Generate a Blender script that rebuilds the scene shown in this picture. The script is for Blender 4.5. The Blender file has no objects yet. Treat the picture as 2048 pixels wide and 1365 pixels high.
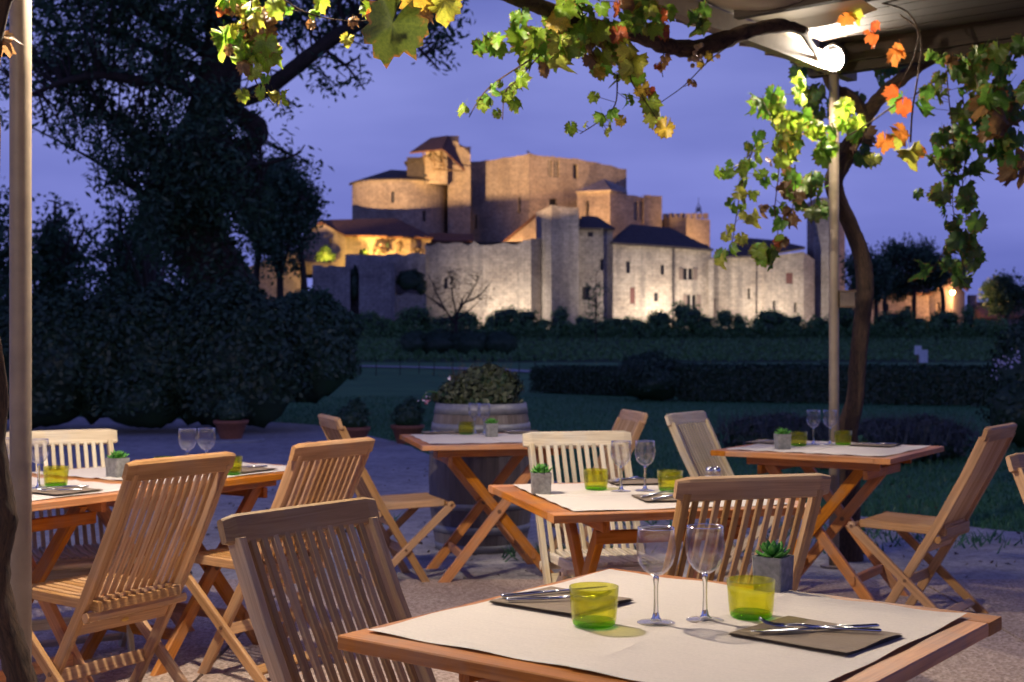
import bpy, math, random
import numpy as np
from mathutils import Vector, Matrix
random.seed(7); rng = np.random.default_rng(7)
sc = bpy.context.scene
H = 1.275            # eye height in metres
F = 2615.0           # focal length in pixels of the 2048 px wide photograph
R = math.radians

# ---------------------------------------------------------------- camera
cam_d = bpy.data.cameras.new('camera'); cam = bpy.data.objects.new('camera', cam_d)
sc.collection.objects.link(cam); sc.camera = cam
cam.location = (0, 0, H); cam.rotation_euler = (R(90), 0, 0)
cam_d.sensor_width = 36; cam_d.lens = F / 2048 * 36; cam_d.shift_y = 0.00366
cam_d.clip_start = 0.05; cam_d.clip_end = 6000
cam_d.dof.use_dof = True; cam_d.dof.focus_distance = 2.9; cam_d.dof.aperture_fstop = 7.0

# ---------------------------------------------------------------- world: dusk sky
world = bpy.data.worlds.new("World"); sc.world = world; world.use_nodes = True
wn, wl = world.node_tree.nodes, world.node_tree.links
wn.clear()
w_out = wn.new('ShaderNodeOutputWorld'); w_bg = wn.new('ShaderNodeBackground')
w_tc = wn.new('ShaderNodeTexCoord'); w_sep = wn.new('ShaderNodeSeparateXYZ')
w_ramp = wn.new('ShaderNodeValToRGB'); w_map = wn.new('ShaderNodeMapping')
w_noise = wn.new('ShaderNodeTexNoise'); w_cl = wn.new('ShaderNodeValToRGB'); w_mix = wn.new('ShaderNodeMix')
w_mix.data_type = 'RGBA'; w_mix.blend_type = 'MULTIPLY'; w_mix.inputs[0].default_value = 1
wl.new(w_tc.outputs['Generated'], w_sep.inputs[0]); wl.new(w_sep.outputs['Z'], w_ramp.inputs[0])
e = w_ramp.color_ramp.elements
e[0].position = 0.0; e[0].color = (0.172, 0.200, 0.60, 1)
e[1].position = 1.0; e[1].color = (0.045, 0.06, 0.27, 1)
for p_, c_ in ((0.10, (0.205, 0.232, 0.65, 1)), (0.2, (0.228, 0.258, 0.665, 1)), (0.32, (0.185, 0.215, 0.61, 1)), (0.55, (0.085, 0.105, 0.42, 1))):
    n_ = e.new(p_); n_.color = c_
w_map.inputs['Scale'].default_value = (2.2, 2.2, 9.0); w_map.inputs['Rotation'].default_value = (0.06, 0.10, 0.4)
wl.new(w_tc.outputs['Generated'], w_map.inputs[0]); wl.new(w_map.outputs[0], w_noise.inputs['Vector'])
w_noise.inputs['Scale'].default_value = 1.3; w_noise.inputs['Detail'].default_value = 5; w_noise.inputs['Roughness'].default_value = 0.45
wl.new(w_noise.outputs['Fac'], w_cl.inputs[0])
w_cl.color_ramp.elements[0].position = 0.32; w_cl.color_ramp.elements[0].color = (0.66, 0.69, 0.78, 1)
w_cl.color_ramp.elements[1].position = 0.68; w_cl.color_ramp.elements[1].color = (1.18, 1.16, 1.10, 1)
wl.new(w_ramp.outputs[0], w_mix.inputs[6]); wl.new(w_cl.outputs[0], w_mix.inputs[7])
wl.new(w_mix.outputs[2], w_bg.inputs['Color']); w_bg.inputs['Strength'].default_value = 1.0
wl.new(w_bg.outputs[0], w_out.inputs['Surface'])

sc.view_settings.view_transform = 'Standard'; sc.view_settings.look = 'None'
sc.view_settings.exposure = 0; sc.view_settings.gamma = 1; sc.view_settings.use_curve_mapping = False
sc.cycles.use_denoising = True
sc.cycles.max_bounces = 10; sc.cycles.transparent_max_bounces = 24
sc.cycles.diffuse_bounces = 3; sc.cycles.glossy_bounces = 3; sc.cycles.transmission_bounces = 8
sc.cycles.sample_clamp_indirect = 6; sc.cycles.caustics_reflective = False; sc.cycles.caustics_refractive = False

# ---------------------------------------------------------------- helpers
def P(px, py, Y):                     # a point of the place seen at (px, py) when it stands Y metres away
    return Vector(((px - 1024) / F * Y, Y, H - (py - 690) / F * Y))
def X_(px, Y): return (px - 1024) / F * Y
def Z_(py, Y): return H - (py - 690) / F * Y

def tag(o, label=None, cat=None, group=None, kind=None):
    if label: o['label'] = label
    if cat: o['category'] = cat
    if group: o['group'] = group
    if kind: o['kind'] = kind
    return o
def link(o): sc.collection.objects.link(o); return o
def empty(name, loc, rz=0, label=None, cat=None, group=None):
    o = link(bpy.data.objects.new(name, None)); o.location = loc; o.rotation_euler = (0, 0, rz)
    o.empty_display_size = 0.1
    return tag(o, label, cat, group)

class MB:
    def __init__(s): s.v = []; s.f = []; s.uv = []
    def add(s, vs, fs, uvs=None):
        b = len(s.v); s.v += [tuple(v) for v in vs]
        for i, f in enumerate(fs):
            s.f.append([b + k for k in f])
            s.uv.append(uvs[i] if uvs else [(0, 0)] * len(f))
        return s
    def box(s, c, d, rz=0, M=None):
        c = Vector(c); m = M or Matrix.Rotation(rz, 3, 'Z')
        vs = [c + m @ Vector((x * d[0] / 2, y * d[1] / 2, z * d[2] / 2)) for x in (-1, 1) for y in (-1, 1) for z in (-1, 1)]
        fs = [(0, 1, 3, 2), (4, 6, 7, 5), (0, 4, 5, 1), (2, 3, 7, 6), (0, 2, 6, 4), (1, 5, 7, 3)]
        ax = max(range(3), key=lambda k: d[k]); o1, o2 = [k for k in range(3) if k != ax]
        r0 = random.random() * 9
        loc = [(x * d[0] / 2, y * d[1] / 2, z * d[2] / 2) for x in (-1, 1) for y in (-1, 1) for z in (-1, 1)]
        return s.add(vs, fs, [[(loc[k][ax] + r0, loc[k][o1] + loc[k][o2] * 1.3 + r0) for k in f] for f in fs])
    def loft(s, secs, cap=True, closed=True):
        # secs: list of rings (lists of Vector) of the same length
        n = len(secs[0]); vs = [p for r in secs for p in r]; fs = []; uvs = []
        r0 = random.random() * 9; L = 0; Ls = [0]
        for a, b in zip(secs, secs[1:]):
            L += (sum(b, Vector()) / n - sum(a, Vector()) / n).length; Ls.append(L)
        per = [0]
        for k in range(n): per.append(per[-1] + (secs[0][(k + 1) % n] - secs[0][k]).length)
        for i in range(len(secs) - 1):
            for k in range(n if closed else n - 1):
                k2 = (k + 1) % n
                fs.append((i * n + k, i * n + k2, (i + 1) * n + k2, (i + 1) * n + k))
                uvs.append([(Ls[i] + r0, per[k] + r0), (Ls[i] + r0, per[k + 1] + r0), (Ls[i + 1] + r0, per[k + 1] + r0), (Ls[i + 1] + r0, per[k] + r0)])
        if cap:
            fs.append(tuple(range(n - 1, -1, -1))); uvs.append([(r0, per[k] + r0) for k in range(n - 1, -1, -1)])
            b = (len(secs) - 1) * n
            fs.append(tuple(b + k for k in range(n))); uvs.append([(r0, per[k] + r0) for k in range(n)])
        return s.add(vs, fs, uvs)
    def bar(s, pts, w, t, side, ch=0.003, ends=None):
        # chamfered rectangular bar along pts; w is measured along vector side, t across
        pts = [Vector(p) for p in pts]; side = Vector(side).normalized(); secs = []
        for i, p in enumerate(pts):
            d = (pts[min(i + 1, len(pts) - 1)] - pts[max(i - 1, 0)]).normalized()
            sd = (side - d * side.dot(d)).normalized(); up = d.cross(sd)
            a, b = w / 2, t / 2; c = ch
            if ends and (i == 0 or i == len(pts) - 1): a, b = a * ends, b * ends
            secs.append([p + sd * x + up * y for x, y in ((-a + c, -b), (a - c, -b), (a, -b + c), (a, b - c), (a - c, b), (-a + c, b), (-a, b - c), (-a, -b + c))])
        return s.loft(secs)
    def leg(s, p, q, w, t, wdir, tdir):
        # sloping leg whose two ends are cut level
        p = Vector(p); q = Vector(q); wd = Vector(wdir).normalized(); td = Vector(tdir).normalized()
        d = (q - p); k = abs(d.z) / d.length; a = w / 2 / max(k, .2); b = t / 2; c = min(.003, b * .3)
        ring = lambda o: [o + wd * x + td * y for x, y in ((-a + c, -b), (a - c, -b), (a, -b + c), (a, b - c), (a - c, b), (-a + c, b), (-a, b - c), (-a, -b + c))]
        return s.loft([ring(p), ring(q)])
    def tube(s, pts, rad, n=8, cap=True, wob=0):
        pts = [Vector(p) for p in pts]; rad = rad if isinstance(rad, (list, tuple)) else [rad] * len(pts)
        secs = []; ref = Vector((0.31, 0.12, 0.94))
        for i, p in enumerate(pts):
            d = (pts[min(i + 1, len(pts) - 1)] - pts[max(i - 1, 0)])
            d = d.normalized() if d.length > 1e-9 else Vector((0, 0, 1))
            if abs(d.dot(ref)) > .95: ref = Vector((0.9, 0.3, 0.1))
            a = (ref - d * ref.dot(d)).normalized(); b = d.cross(a); ref = a
            secs.append([p + (a * math.cos(2 * math.pi * k / n) + b * math.sin(2 * math.pi * k / n)) * rad[i] * (1 + wob * random.uniform(-1, 1)) for k in range(n)])
        return s.loft(secs, cap)
    def lathe(s, prof, n=24, c=(0, 0, 0), cap=False):
        c = Vector(c)
        return s.loft([[c + Vector((r * math.cos(2 * math.pi * k / n), r * math.sin(2 * math.pi * k / n), z)) for k in range(n)] for r, z in prof], cap)
    def build(s, name, mat, parent=None, smooth=False, kind=None):
        me = bpy.data.meshes.new(name); me.from_pydata(s.v, [], s.f); me.update()
        uvl = me.uv_layers.new(name='UVMap')
        flat = [c for f in s.uv for uv in f for c in uv]
        uvl.data.foreach_set('uv', flat)
        if smooth: me.polygons.foreach_set('use_smooth', [True] * len(me.polygons))
        if mat: me.materials.append(mat)
        o = link(bpy.data.objects.new(name, me))
        if parent: o.parent = parent
        if kind: o['kind'] = kind
        return o
def kids(o): return [c for c in bpy.data.objects if c.parent == o]
def copy_tree(root, cmap, loc, rz, label=None, parent=None, color=None):
    r = root.copy(); link(r)
    if parent is None: r.location = loc; r.rotation_euler = (0, 0, rz)
    else: r.parent = parent
    if label: r['label'] = label
    if color: r.color = color
    for ch in cmap.get(root.name, []):
        copy_tree(ch, cmap, None, 0, None, r, color)
    return r
def treemap(root):
    m = {}; todo = [root]
    while todo:
        o = todo.pop(); m[o.name] = kids(o); todo += m[o.name]
    return m
def smooth_path(pts, n=6):            # Catmull-Rom through points
    pts = [Vector(p) for p in pts]; q = [pts[0] * 2 - pts[1]] + pts + [pts[-1] * 2 - pts[-2]]; out = []
    for i in range(1, len(q) - 2):
        for k in range(n):
            t = k / n; a, b, c, d = q[i - 1], q[i], q[i + 1], q[i + 2]
            out.append(0.5 * ((2 * b) + (c - a) * t + (2 * a - 5 * b + 4 * c - d) * t * t + (3 * b - a - 3 * c + d) * t ** 3))
    out.append(pts[-1]); return out
def lerp_list(v, m):
    return [float(x) for x in np.interp(np.linspace(0, len(v) - 1, m), range(len(v)), v)]

# ---------------------------------------------------------------- materials
def new_mat(name):
    m = bpy.data.materials.new(name); m.use_nodes = True; nt = m.node_tree
    b = nt.nodes['Principled BSDF']; return m, nt, b
def N(nt, t, **kw):
    n = nt.nodes.new('ShaderNode' + t)
    for k, v in kw.items(): setattr(n, k, v)
    return n
def ramp(nt, src, stops):
    r = N(nt, 'ValToRGB'); nt.links.new(src, r.inputs[0]); el = r.color_ramp.elements
    el[0].position, el[0].color = stops[0][0], (*stops[0][1], 1); el[1].position, el[1].color = stops[-1][0], (*stops[-1][1], 1)
    for p, c in stops[1:-1]: x = el.new(p); x.color = (*c, 1)
    return r.outputs[0]
def mapped(nt, coord='Object', scale=(1, 1, 1), rot=(0, 0, 0)):
    tc = N(nt, 'TexCoord'); mp = N(nt, 'Mapping'); mp.inputs['Scale'].default_value = scale; mp.inputs['Rotation'].default_value = rot
    nt.links.new(tc.outputs[coord], mp.inputs[0]); return mp.outputs[0]
def noise(nt, vec, scale=5, detail=4, rough=.55, dist=0):
    n = N(nt, 'TexNoise'); n.inputs['Scale'].default_value = scale; n.inputs['Detail'].default_value = detail
    n.inputs['Roughness'].default_value = rough; n.inputs['Distortion'].default_value = dist
    if vec: nt.links.new(vec, n.inputs['Vector'])
    return n.outputs['Fac']
def mul(nt, a, b, mode='MULTIPLY', fac=1.0):
    m = N(nt, 'Mix', data_type='RGBA', blend_type=mode)
    if isinstance(fac, float): m.inputs[0].default_value = fac
    else: nt.links.new(fac, m.inputs[0])
    for i, x in ((6, a), (7, b)):
        if isinstance(x, tuple): m.inputs[i].default_value = (*x, 1)
        else: nt.links.new(x, m.inputs[i])
    return m.outputs[2]
def bump(nt, bsdf, h, strength=.3, dist=.01):
    b = N(nt, 'Bump'); b.inputs['Strength'].default_value = strength; b.inputs['Distance'].default_value = dist
    nt.links.new(h, b.inputs['Height']); nt.links.new(b.outputs[0], bsdf.inputs['Normal'])
def simple(name, col, rough=.6, metal=0, var=.25, scale=20, bmp=.1, coord='Object'):
    m, nt, b = new_mat(name); v = mapped(nt, coord); f = noise(nt, v, scale)
    c = ramp(nt, f, [(.3, tuple(x * (1 - var) for x in col)), (.7, tuple(min(1, x * (1 + var)) for x in col))])
    nt.links.new(c, b.inputs['Base Color']); b.inputs['Roughness'].default_value = rough; b.inputs['Metallic'].default_value = metal
    if bmp: bump(nt, b, f, bmp, .005)
    return m
def wood(name, c0, c1, c2, rough=.5, tint=True):
    m, nt, b = new_mat(name)
    v = mapped(nt, 'UV', (2.2, 55, 1)); f = noise(nt, v, 1.6, 6, .6, 1.2)
    v2 = mapped(nt, 'UV', (.7, 6, 1)); g = noise(nt, v2, 3, 3, .5)
    c = ramp(nt, f, [(.25, c0), (.5, c1), (.8, c2)])
    c = mul(nt, c, ramp(nt, g, [(.3, (.78, .75, .72)), (.7, (1.12, 1.1, 1.08))]))
    gp2 = noise(nt, mapped(nt, 'Object', (1, 1, 1)), 5, 5, .65)
    c = mul(nt, c, tuple(x * k for x, k in zip((sum(c1) / 3,) * 3, (.95, .85, .74))), 'MIX', ramp(nt, gp2, [(.48, (0, 0, 0)), (.70, (.42,) * 3)]))
    if tint:
        oi = N(nt, 'ObjectInfo'); c = mul(nt, c, oi.outputs['Color'])
        rr = N(nt, 'MapRange'); rr.inputs['To Min'].default_value = .78; rr.inputs['To Max'].default_value = 1.16
        nt.links.new(oi.outputs['Random'], rr.inputs[0]); hs = N(nt, 'HueSaturation'); r2 = N(nt, 'MapRange'); r2.inputs['To Min'].default_value = 1.1; r2.inputs['To Max'].default_value = .86; nt.links.new(oi.outputs['Random'], r2.inputs[0]); nt.links.new(r2.outputs[0], hs.inputs['Saturation']); nt.links.new(rr.outputs[0], hs.inputs['Value'])
        nt.links.new(c, hs.inputs['Color']); c = hs.outputs[0]
    nt.links.new(c, b.inputs['Base Color']); b.inputs['Roughness'].default_value = rough
    bump(nt, b, f, .25, .0012)
    return m
M = {}
M['teak'] = wood('weathered teak', (.34, .20, .09), (.53, .335, .16), (.66, .465, .255), .6)
M['teak_table'] = wood('oiled teak', (.40, .135, .020), (.60, .225, .040), (.72, .31, .07), .5)
M['brass'] = simple('brass badge', (.65, .42, .12), .35, 1, .1)
M['steel'] = simple('brushed steel', (.55, .55, .57), .22, 1, .05, 80, 0)
M['bolt'] = simple('bolt brown', (.16, .08, .04), .5)

M['teak_table'].node_tree.nodes['Principled BSDF'].inputs['Specular IOR Level'].default_value = .3
def paper(name, col):
    m, nt, b = new_mat(name); v = mapped(nt, 'Object', (1, 1, 1)); f = noise(nt, v, 160, 3, .6); g = noise(nt, mapped(nt, 'Object', (3, 60, 3)), 5, 3)
    c = ramp(nt, f, [(.3, tuple(x * .94 for x in col)), (.7, tuple(x * 1.04 for x in col))])
    c = mul(nt, c, ramp(nt, g, [(.3, (.95, .95, .95)), (.7, (1.03, 1.03, 1.03))]))
    nt.links.new(c, b.inputs['Base Color']); b.inputs['Roughness'].default_value = .8; bump(nt, b, noise(nt, mapped(nt, 'Object', (1, 2.5, 1)), 7, 4, .6), .5, .012); return m
M['mat'] = paper('placemat paper', (.74, .66, .57)); M['napkin'] = paper('napkin paper', (.25, .185, .125))
M['napkin2'] = M['napkin']

def thin_glass(name, tint, edge=.25, diff=0.0, dcol=(.8, .8, .1), real=0.0):
    m, nt, b = new_mat(name); nt.nodes.remove(b); out = nt.nodes['Material Output']
    tr = N(nt, 'BsdfTransparent'); tr.inputs[0].default_value = (*tint, 1)
    gl = N(nt, 'BsdfGlossy'); gl.inputs['Roughness'].default_value = .02; gl.inputs['Color'].default_value = (1, 1, 1, 1)
    fr = N(nt, 'LayerWeight'); fr.inputs['Blend'].default_value = .5
    pw = N(nt, 'Math', operation='POWER'); nt.links.new(fr.outputs['Facing'], pw.inputs[0]); pw.inputs[1].default_value = 3.2
    ma = N(nt, 'Math', operation='MULTIPLY_ADD'); nt.links.new(pw.outputs[0], ma.inputs[0]); ma.inputs[1].default_value = edge * 2; ma.inputs[2].default_value = .03
    mx = N(nt, 'MixShader'); nt.links.new(ma.outputs[0], mx.inputs[0]); nt.links.new(tr.outputs[0], mx.inputs[1]); nt.links.new(gl.outputs[0], mx.inputs[2])
    last = mx.outputs[0]
    if real:
        g2 = N(nt, 'BsdfGlass'); g2.inputs['IOR'].default_value = 1.45; g2.inputs['Roughness'].default_value = 0; g2.inputs['Color'].default_value = (*tint, 1); m3 = N(nt, 'MixShader'); m3.inputs[0].default_value = real
        nt.links.new(last, m3.inputs[1]); nt.links.new(g2.outputs[0], m3.inputs[2]); last = m3.outputs[0]
    if diff:
        d = N(nt, 'BsdfTranslucent'); d.inputs[0].default_value = (*dcol, 1); m2 = N(nt, 'MixShader'); m2.inputs[0].default_value = diff
        nt.links.new(last, m2.inputs[1]); nt.links.new(d.outputs[0], m2.inputs[2]); last = m2.outputs[0]
    nt.links.new(last, out.inputs[0]); return m
M['glass'] = thin_glass('clear thin glass', (.982, .982, .985), .36, real=.09)
M['green_glass'] = thin_glass('yellow green glass', (.93, .925, .42), .30, .05, (.75, .78, .02), .12)
M['green_base'] = thin_glass('thick green glass base', (.45, .80, .08), .25, .12, (.25, .7, .02))
m_, nt_, b_ = new_mat('solid clear glass'); b_.inputs['Transmission Weight'].default_value = 1; b_.inputs['Roughness'].default_value = .01; b_.inputs['IOR'].default_value = 1.46; b_.inputs['Base Color'].default_value = (.97, .97, .98, 1); M['glass_solid'] = m_

M['concrete'] = simple('grey concrete', (.22, .22, .21), .85, 0, .3, 70, .5)
M['soil'] = simple('dark soil', (.03, .022, .015), .95, 0, .4, 60, .6)
M['paint'] = simple('cream painted steel', (.29, .225, .15), .5, 0, .14, 14, .08)
M['beam'] = wood('old pergola timber', (.10, .065, .04), (.17, .115, .07), (.24, .17, .11), .8, False)
M['terracotta'] = simple('terracotta', (.32, .12, .065), .85, 0, .2, 30, .2)
M['stave'] = wood('grey barrel oak', (.10, .085, .085), (.17, .14, .13), (.24, .20, .18), .8)
M['hoop'] = simple('galvanised hoop', (.24, .24, .26), .5, .35, .15, 30, .1)
M['black'] = simple('black iron', (.02, .02, .022), .6)
M['white'] = simple('white painted board', (.72, .72, .74), .7)

# bark
def bark(name, a, b2, sc_=8):
    m, nt, b = new_mat(name); f = noise(nt, mapped(nt, 'UV', (3, 12, 1)), sc_ * .35, 9, .75, 2.0); g = noise(nt, mapped(nt, 'Object'), 9, 3)
    c = ramp(nt, f, [(.35, a), (.5, tuple((x + y) / 2 for x, y in zip(a, b2))), (.72, b2)]); c = mul(nt, c, ramp(nt, g, [(.3, (.7, .7, .7)), (.7, (1.15, 1.1, 1.1))]))
    nt.links.new(c, b.inputs['Base Color']); b.inputs['Roughness'].default_value = .9; bump(nt, b, f, 1.0, .035); return m
M['bark'] = bark('dark tree bark', (.025, .018, .014), (.085, .065, .05)); M['vine_bark'] = bark('vine bark', (.035, .020, .012), (.20, .115, .06), 10)

def leafmat(name, col, trans=.3, var=.35, use_obj=False, spots=None):
    m, nt, b = new_mat(name); nt.nodes.remove(b); out = nt.nodes['Material Output']
    g = N(nt, 'NewGeometry'); hs = N(nt, 'HueSaturation')
    if use_obj:
        oi = N(nt, 'ObjectInfo'); base = oi.outputs['Color']
        v = mapped(nt, 'Object'); f = noise(nt, v, 22, 3); base = mul(nt, base, ramp(nt, f, [(.3, (.7, .75, .6)), (.65, (1.2, 1.15, 1.0))]))
        uv = mapped(nt, 'UV', (1, 1, 1)); sp = N(nt, 'SeparateXYZ'); nt.links.new(uv, sp.inputs[0])
        # uv.x is the distance from the leaf centre: brown and red rims eat in unevenly
        ad = N(nt, 'Math', operation='MULTIPLY_ADD'); nt.links.new(noise(nt, v, 9, 4), ad.inputs[0]); ad.inputs[1].default_value = 1.1; nt.links.new(sp.outputs[0], ad.inputs[2])
        edge = ramp(nt, ad.outputs[0], [(0.0, (0, 0, 0)), (1.32 / 2, (0, 0, 0)), (1.0, (1, 1, 1))])
        ml = N(nt, 'Math', operation='MULTIPLY'); ml.inputs[1].default_value = .5; nt.links.new(ad.outputs[0], ml.inputs[0])
        er = N(nt, 'ValToRGB'); nt.links.new(ml.outputs[0], er.inputs[0]); er.color_ramp.elements[0].position = .72; er.color_ramp.elements[1].position = .84
        base = mul(nt, base, (.30, .11, .03), 'MIX', er.outputs[0])
        vn = N(nt, 'ValToRGB'); nt.links.new(sp.outputs[1], vn.inputs[0]); vn.color_ramp.elements[0].position = .0; vn.color_ramp.elements[1].position = .12
        vn.color_ramp.elements[0].color = (1.35, 1.3, 1.1, 1); vn.color_ramp.elements[1].color = (1, 1, 1, 1); base = mul(nt, base, vn.outputs[0])
        nt.links.new(base, hs.inputs['Color'])
    else:
        hs.inputs['Color'].default_value = (*col, 1)
    rr = N(nt, 'MapRange'); rr.inputs['To Min'].default_value = 1 - var; rr.inputs['To Max'].default_value = 1 + var
    nt.links.new(g.outputs['Random Per Island'], rr.inputs[0])
    if not use_obj: nt.links.new(rr.outputs[0], hs.inputs['Value'])
    d = N(nt, 'BsdfDiffuse'); t = N(nt, 'BsdfTranslucent'); gl = N(nt, 'BsdfGlossy'); gl.inputs['Roughness'].default_value = .45
    nt.links.new(hs.outputs[0], d.inputs[0]); nt.links.new(hs.outputs[0], t.inputs[0])
    m1 = N(nt, 'MixShader'); m1.inputs[0].default_value = trans; nt.links.new(d.outputs[0], m1.inputs[1]); nt.links.new(t.outputs[0], m1.inputs[2])
    m2 = N(nt, 'MixShader'); m2.inputs[0].default_value = .04; nt.links.new(m1.outputs[0], m2.inputs[1]); nt.links.new(gl.outputs[0], m2.inputs[2])
    nt.links.new(m2.outputs[0], out.inputs[0]); return m
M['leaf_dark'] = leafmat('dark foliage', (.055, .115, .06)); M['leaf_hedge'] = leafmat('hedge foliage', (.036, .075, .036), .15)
M['leaf_mid'] = leafmat('mid green foliage', (.10, .22, .07)); M['leaf_lit'] = leafmat('fresh green foliage', (.12, .22, .04), .4)
M['leaf_lav'] = leafmat('grey lavender foliage', (.075, .085, .075)); M['leaf_brown'] = leafmat('brown seed heads', (.11, .075, .05))
M['vine_leaf'] = leafmat('vine leaf', (.2, .3, .05), .5, .3, True)
M['succulent'] = leafmat('succulent', (.10, .33, .05), .2, .25)
M['flower'] = leafmat('pale flower', (.62, .55, .66), .2, .1); M['flower_red'] = leafmat('pink flower', (.6, .15, .22), .2, .1)
M['grass'] = leafmat('lawn grass', (.06, .18, .075), .2, .3)

def stone(name, base, dark, dirt=1.0, scale=1.0, course=.55):
    m, nt, b = new_mat(name); v = mapped(nt, 'Object')
    big = noise(nt, v, .22 * scale, 5, .6); fine = noise(nt, v, 2.6, 6, .65); gr = noise(nt, v, 9, 3, .6)
    streak = noise(nt, mapped(nt, 'Object', (.9, .9, .10)), 1.1, 5, .6)
    c = ramp(nt, fine, [(.32, tuple(x * .68 for x in base)), (.5, base), (.70, tuple(x * 1.22 for x in base))])
    # courses of rubble stone as faint joints
    br = N(nt, 'TexBrick'); nt.links.new(mapped(nt, 'Object', (1, 1, 1), (R(90), 0, 0)), br.inputs['Vector'])
    br.inputs['Scale'].default_value = 1.0; br.inputs['Brick Width'].default_value = .8; br.inputs['Row Height'].default_value = course * .6; br.inputs['Mortar Size'].default_value = .03
    br.inputs['Color1'].default_value = (1.08, 1.06, 1.04, 1); br.inputs['Color2'].default_value = (.84, .84, .86, 1); br.inputs['Mortar'].default_value = (.68, .66, .64, 1)
    c = mul(nt, c, br.outputs['Color'])
    c = mul(nt, c, ramp(nt, big, [(.35, (.72, .68, .66)), (.65, (1.1, 1.08, 1.05))]))
    c = mul(nt, c, dark, 'MIX', ramp(nt, streak, [(.48, (0, 0, 0)), (.72, (.62 * dirt,) * 3)]))
    c = mul(nt, c, ramp(nt, gr, [(.3, (.82, .82, .82)), (.7, (1.12, 1.12, 1.12))]))
    nt.links.new(c, b.inputs['Base Color']); b.inputs['Roughness'].default_value = .95; bump(nt, b, fine, .7, .12); return m
M['stone'] = stone('limestone rubble', (.44, .40, .34), (.13, .12, .115)); M['stone_warm'] = stone('warm limestone', (.42, .35, .27), (.17, .14, .12), .8)
M['stone_grey'] = stone('grey limestone', (.38, .36, .335), (.11, .10, .10), 1.0); M['stone_far'] = stone('plaster wall', (.40, .33, .30), (.2, .17, .16), .5)
def roofmat(name, a, b2, sc_=5.0):
    m, nt, b = new_mat(name); w = N(nt, 'TexWave', wave_type='BANDS', bands_direction='X'); w.inputs['Scale'].default_value = sc_; w.inputs['Distortion'].default_value = 1.2
    nt.links.new(mapped(nt, 'Object'), w.inputs[0]); f = noise(nt, mapped(nt, 'Object'), 3, 5)
    c = mul(nt, ramp(nt, f, [(.3, a), (.7, b2)]), ramp(nt, w.outputs['Fac'], [(.1, (.55, .55, .55)), (.6, (1.1, 1.1, 1.1))]))
    nt.links.new(c, b.inputs['Base Color']); b.inputs['Roughness'].default_value = .9; bump(nt, b, w.outputs['Fac'], .6, .08); return m
M['tile'] = roofmat('clay canal tiles', (.13, .06, .04), (.24, .12, .08)); M['slate'] = roofmat('dark stone slabs roof', (.06, .05, .05), (.12, .10, .095))
M['pane'] = simple('dark window opening', (.02, .018, .02), .35, 0, .3, 5, 0); M['shutter'] = simple('wine red shutter', (.12, .05, .045), .8)
M['shut2'] = simple('weathered brown shutter', (.17, .13, .11), .8); M['frame'] = simple('pale window frame', (.45, .41, .36), .8)

def leaf_mesh(name, cen, nrm, size, aspect=.5, mat=None, parent=None, kind=None, fold=.25):
    """one mesh of many small folded leaves: cen (n,3), size (n,)"""
    n = len(cen); cen = np.asarray(cen, float); size = np.asarray(size, float)[:, None]
    d = rng.normal(size=(n, 3)) if nrm is None else np.asarray(nrm, float) + rng.normal(size=(n, 3)) * .45
    d /= np.linalg.norm(d, axis=1)[:, None]
    t = rng.normal(size=(n, 3)); t -= (t * d).sum(1)[:, None] * d; t /= np.linalg.norm(t, axis=1)[:, None]; s = np.cross(d, t)
    a = cen - t * size * .5; c = cen + t * size * .5; b = cen + s * size * aspect * .5 + d * size * fold * .4; e_ = cen - s * size * aspect * .5 + d * size * fold * .4
    v = np.stack([a, b, c, e_], 1).reshape(-1, 3); me = bpy.data.meshes.new(name)
    me.vertices.add(4 * n); me.vertices.foreach_set('co', v.ravel()); me.loops.add(4 * n); me.polygons.add(n)
    me.loops.foreach_set('vertex_index', np.arange(4 * n, dtype=np.int32)); me.polygons.foreach_set('loop_start', np.arange(0, 4 * n, 4, dtype=np.int32))
    me.update(calc_edges=True); me.validate()
    if mat: me.materials.append(mat)
    o = link(bpy.data.objects.new(name, me))
    if parent: o.parent = parent
    if kind: o['kind'] = kind
    return o
# ================================================================ THE GROUND
def terrain(Y):
    return float(np.interp(Y, [0, 44, 60, 75, 100, 135, 150, 220, 400, 2500], [0, 0, .29, .56, 1.275, 2.55, 3.2, 4.6, 6, 8]))
def sheet(name, xs, ys, dz, mat, kind='structure', jit=0):
    mb = MB(); nx, ny = len(xs), len(ys)
    vs = [(x, y, terrain(y) + dz + (random.uniform(-jit, jit) if 0 < i < ny - 1 else 0)) for i, y in enumerate(ys) for x in xs]
    fs = [(j * nx + i, j * nx + i + 1, (j + 1) * nx + i + 1, (j + 1) * nx + i) for j in range(ny - 1) for i in range(nx - 1)]
    mb.add(vs, fs); o = mb.build(name, mat, None, True); o['kind'] = kind; return o
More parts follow.
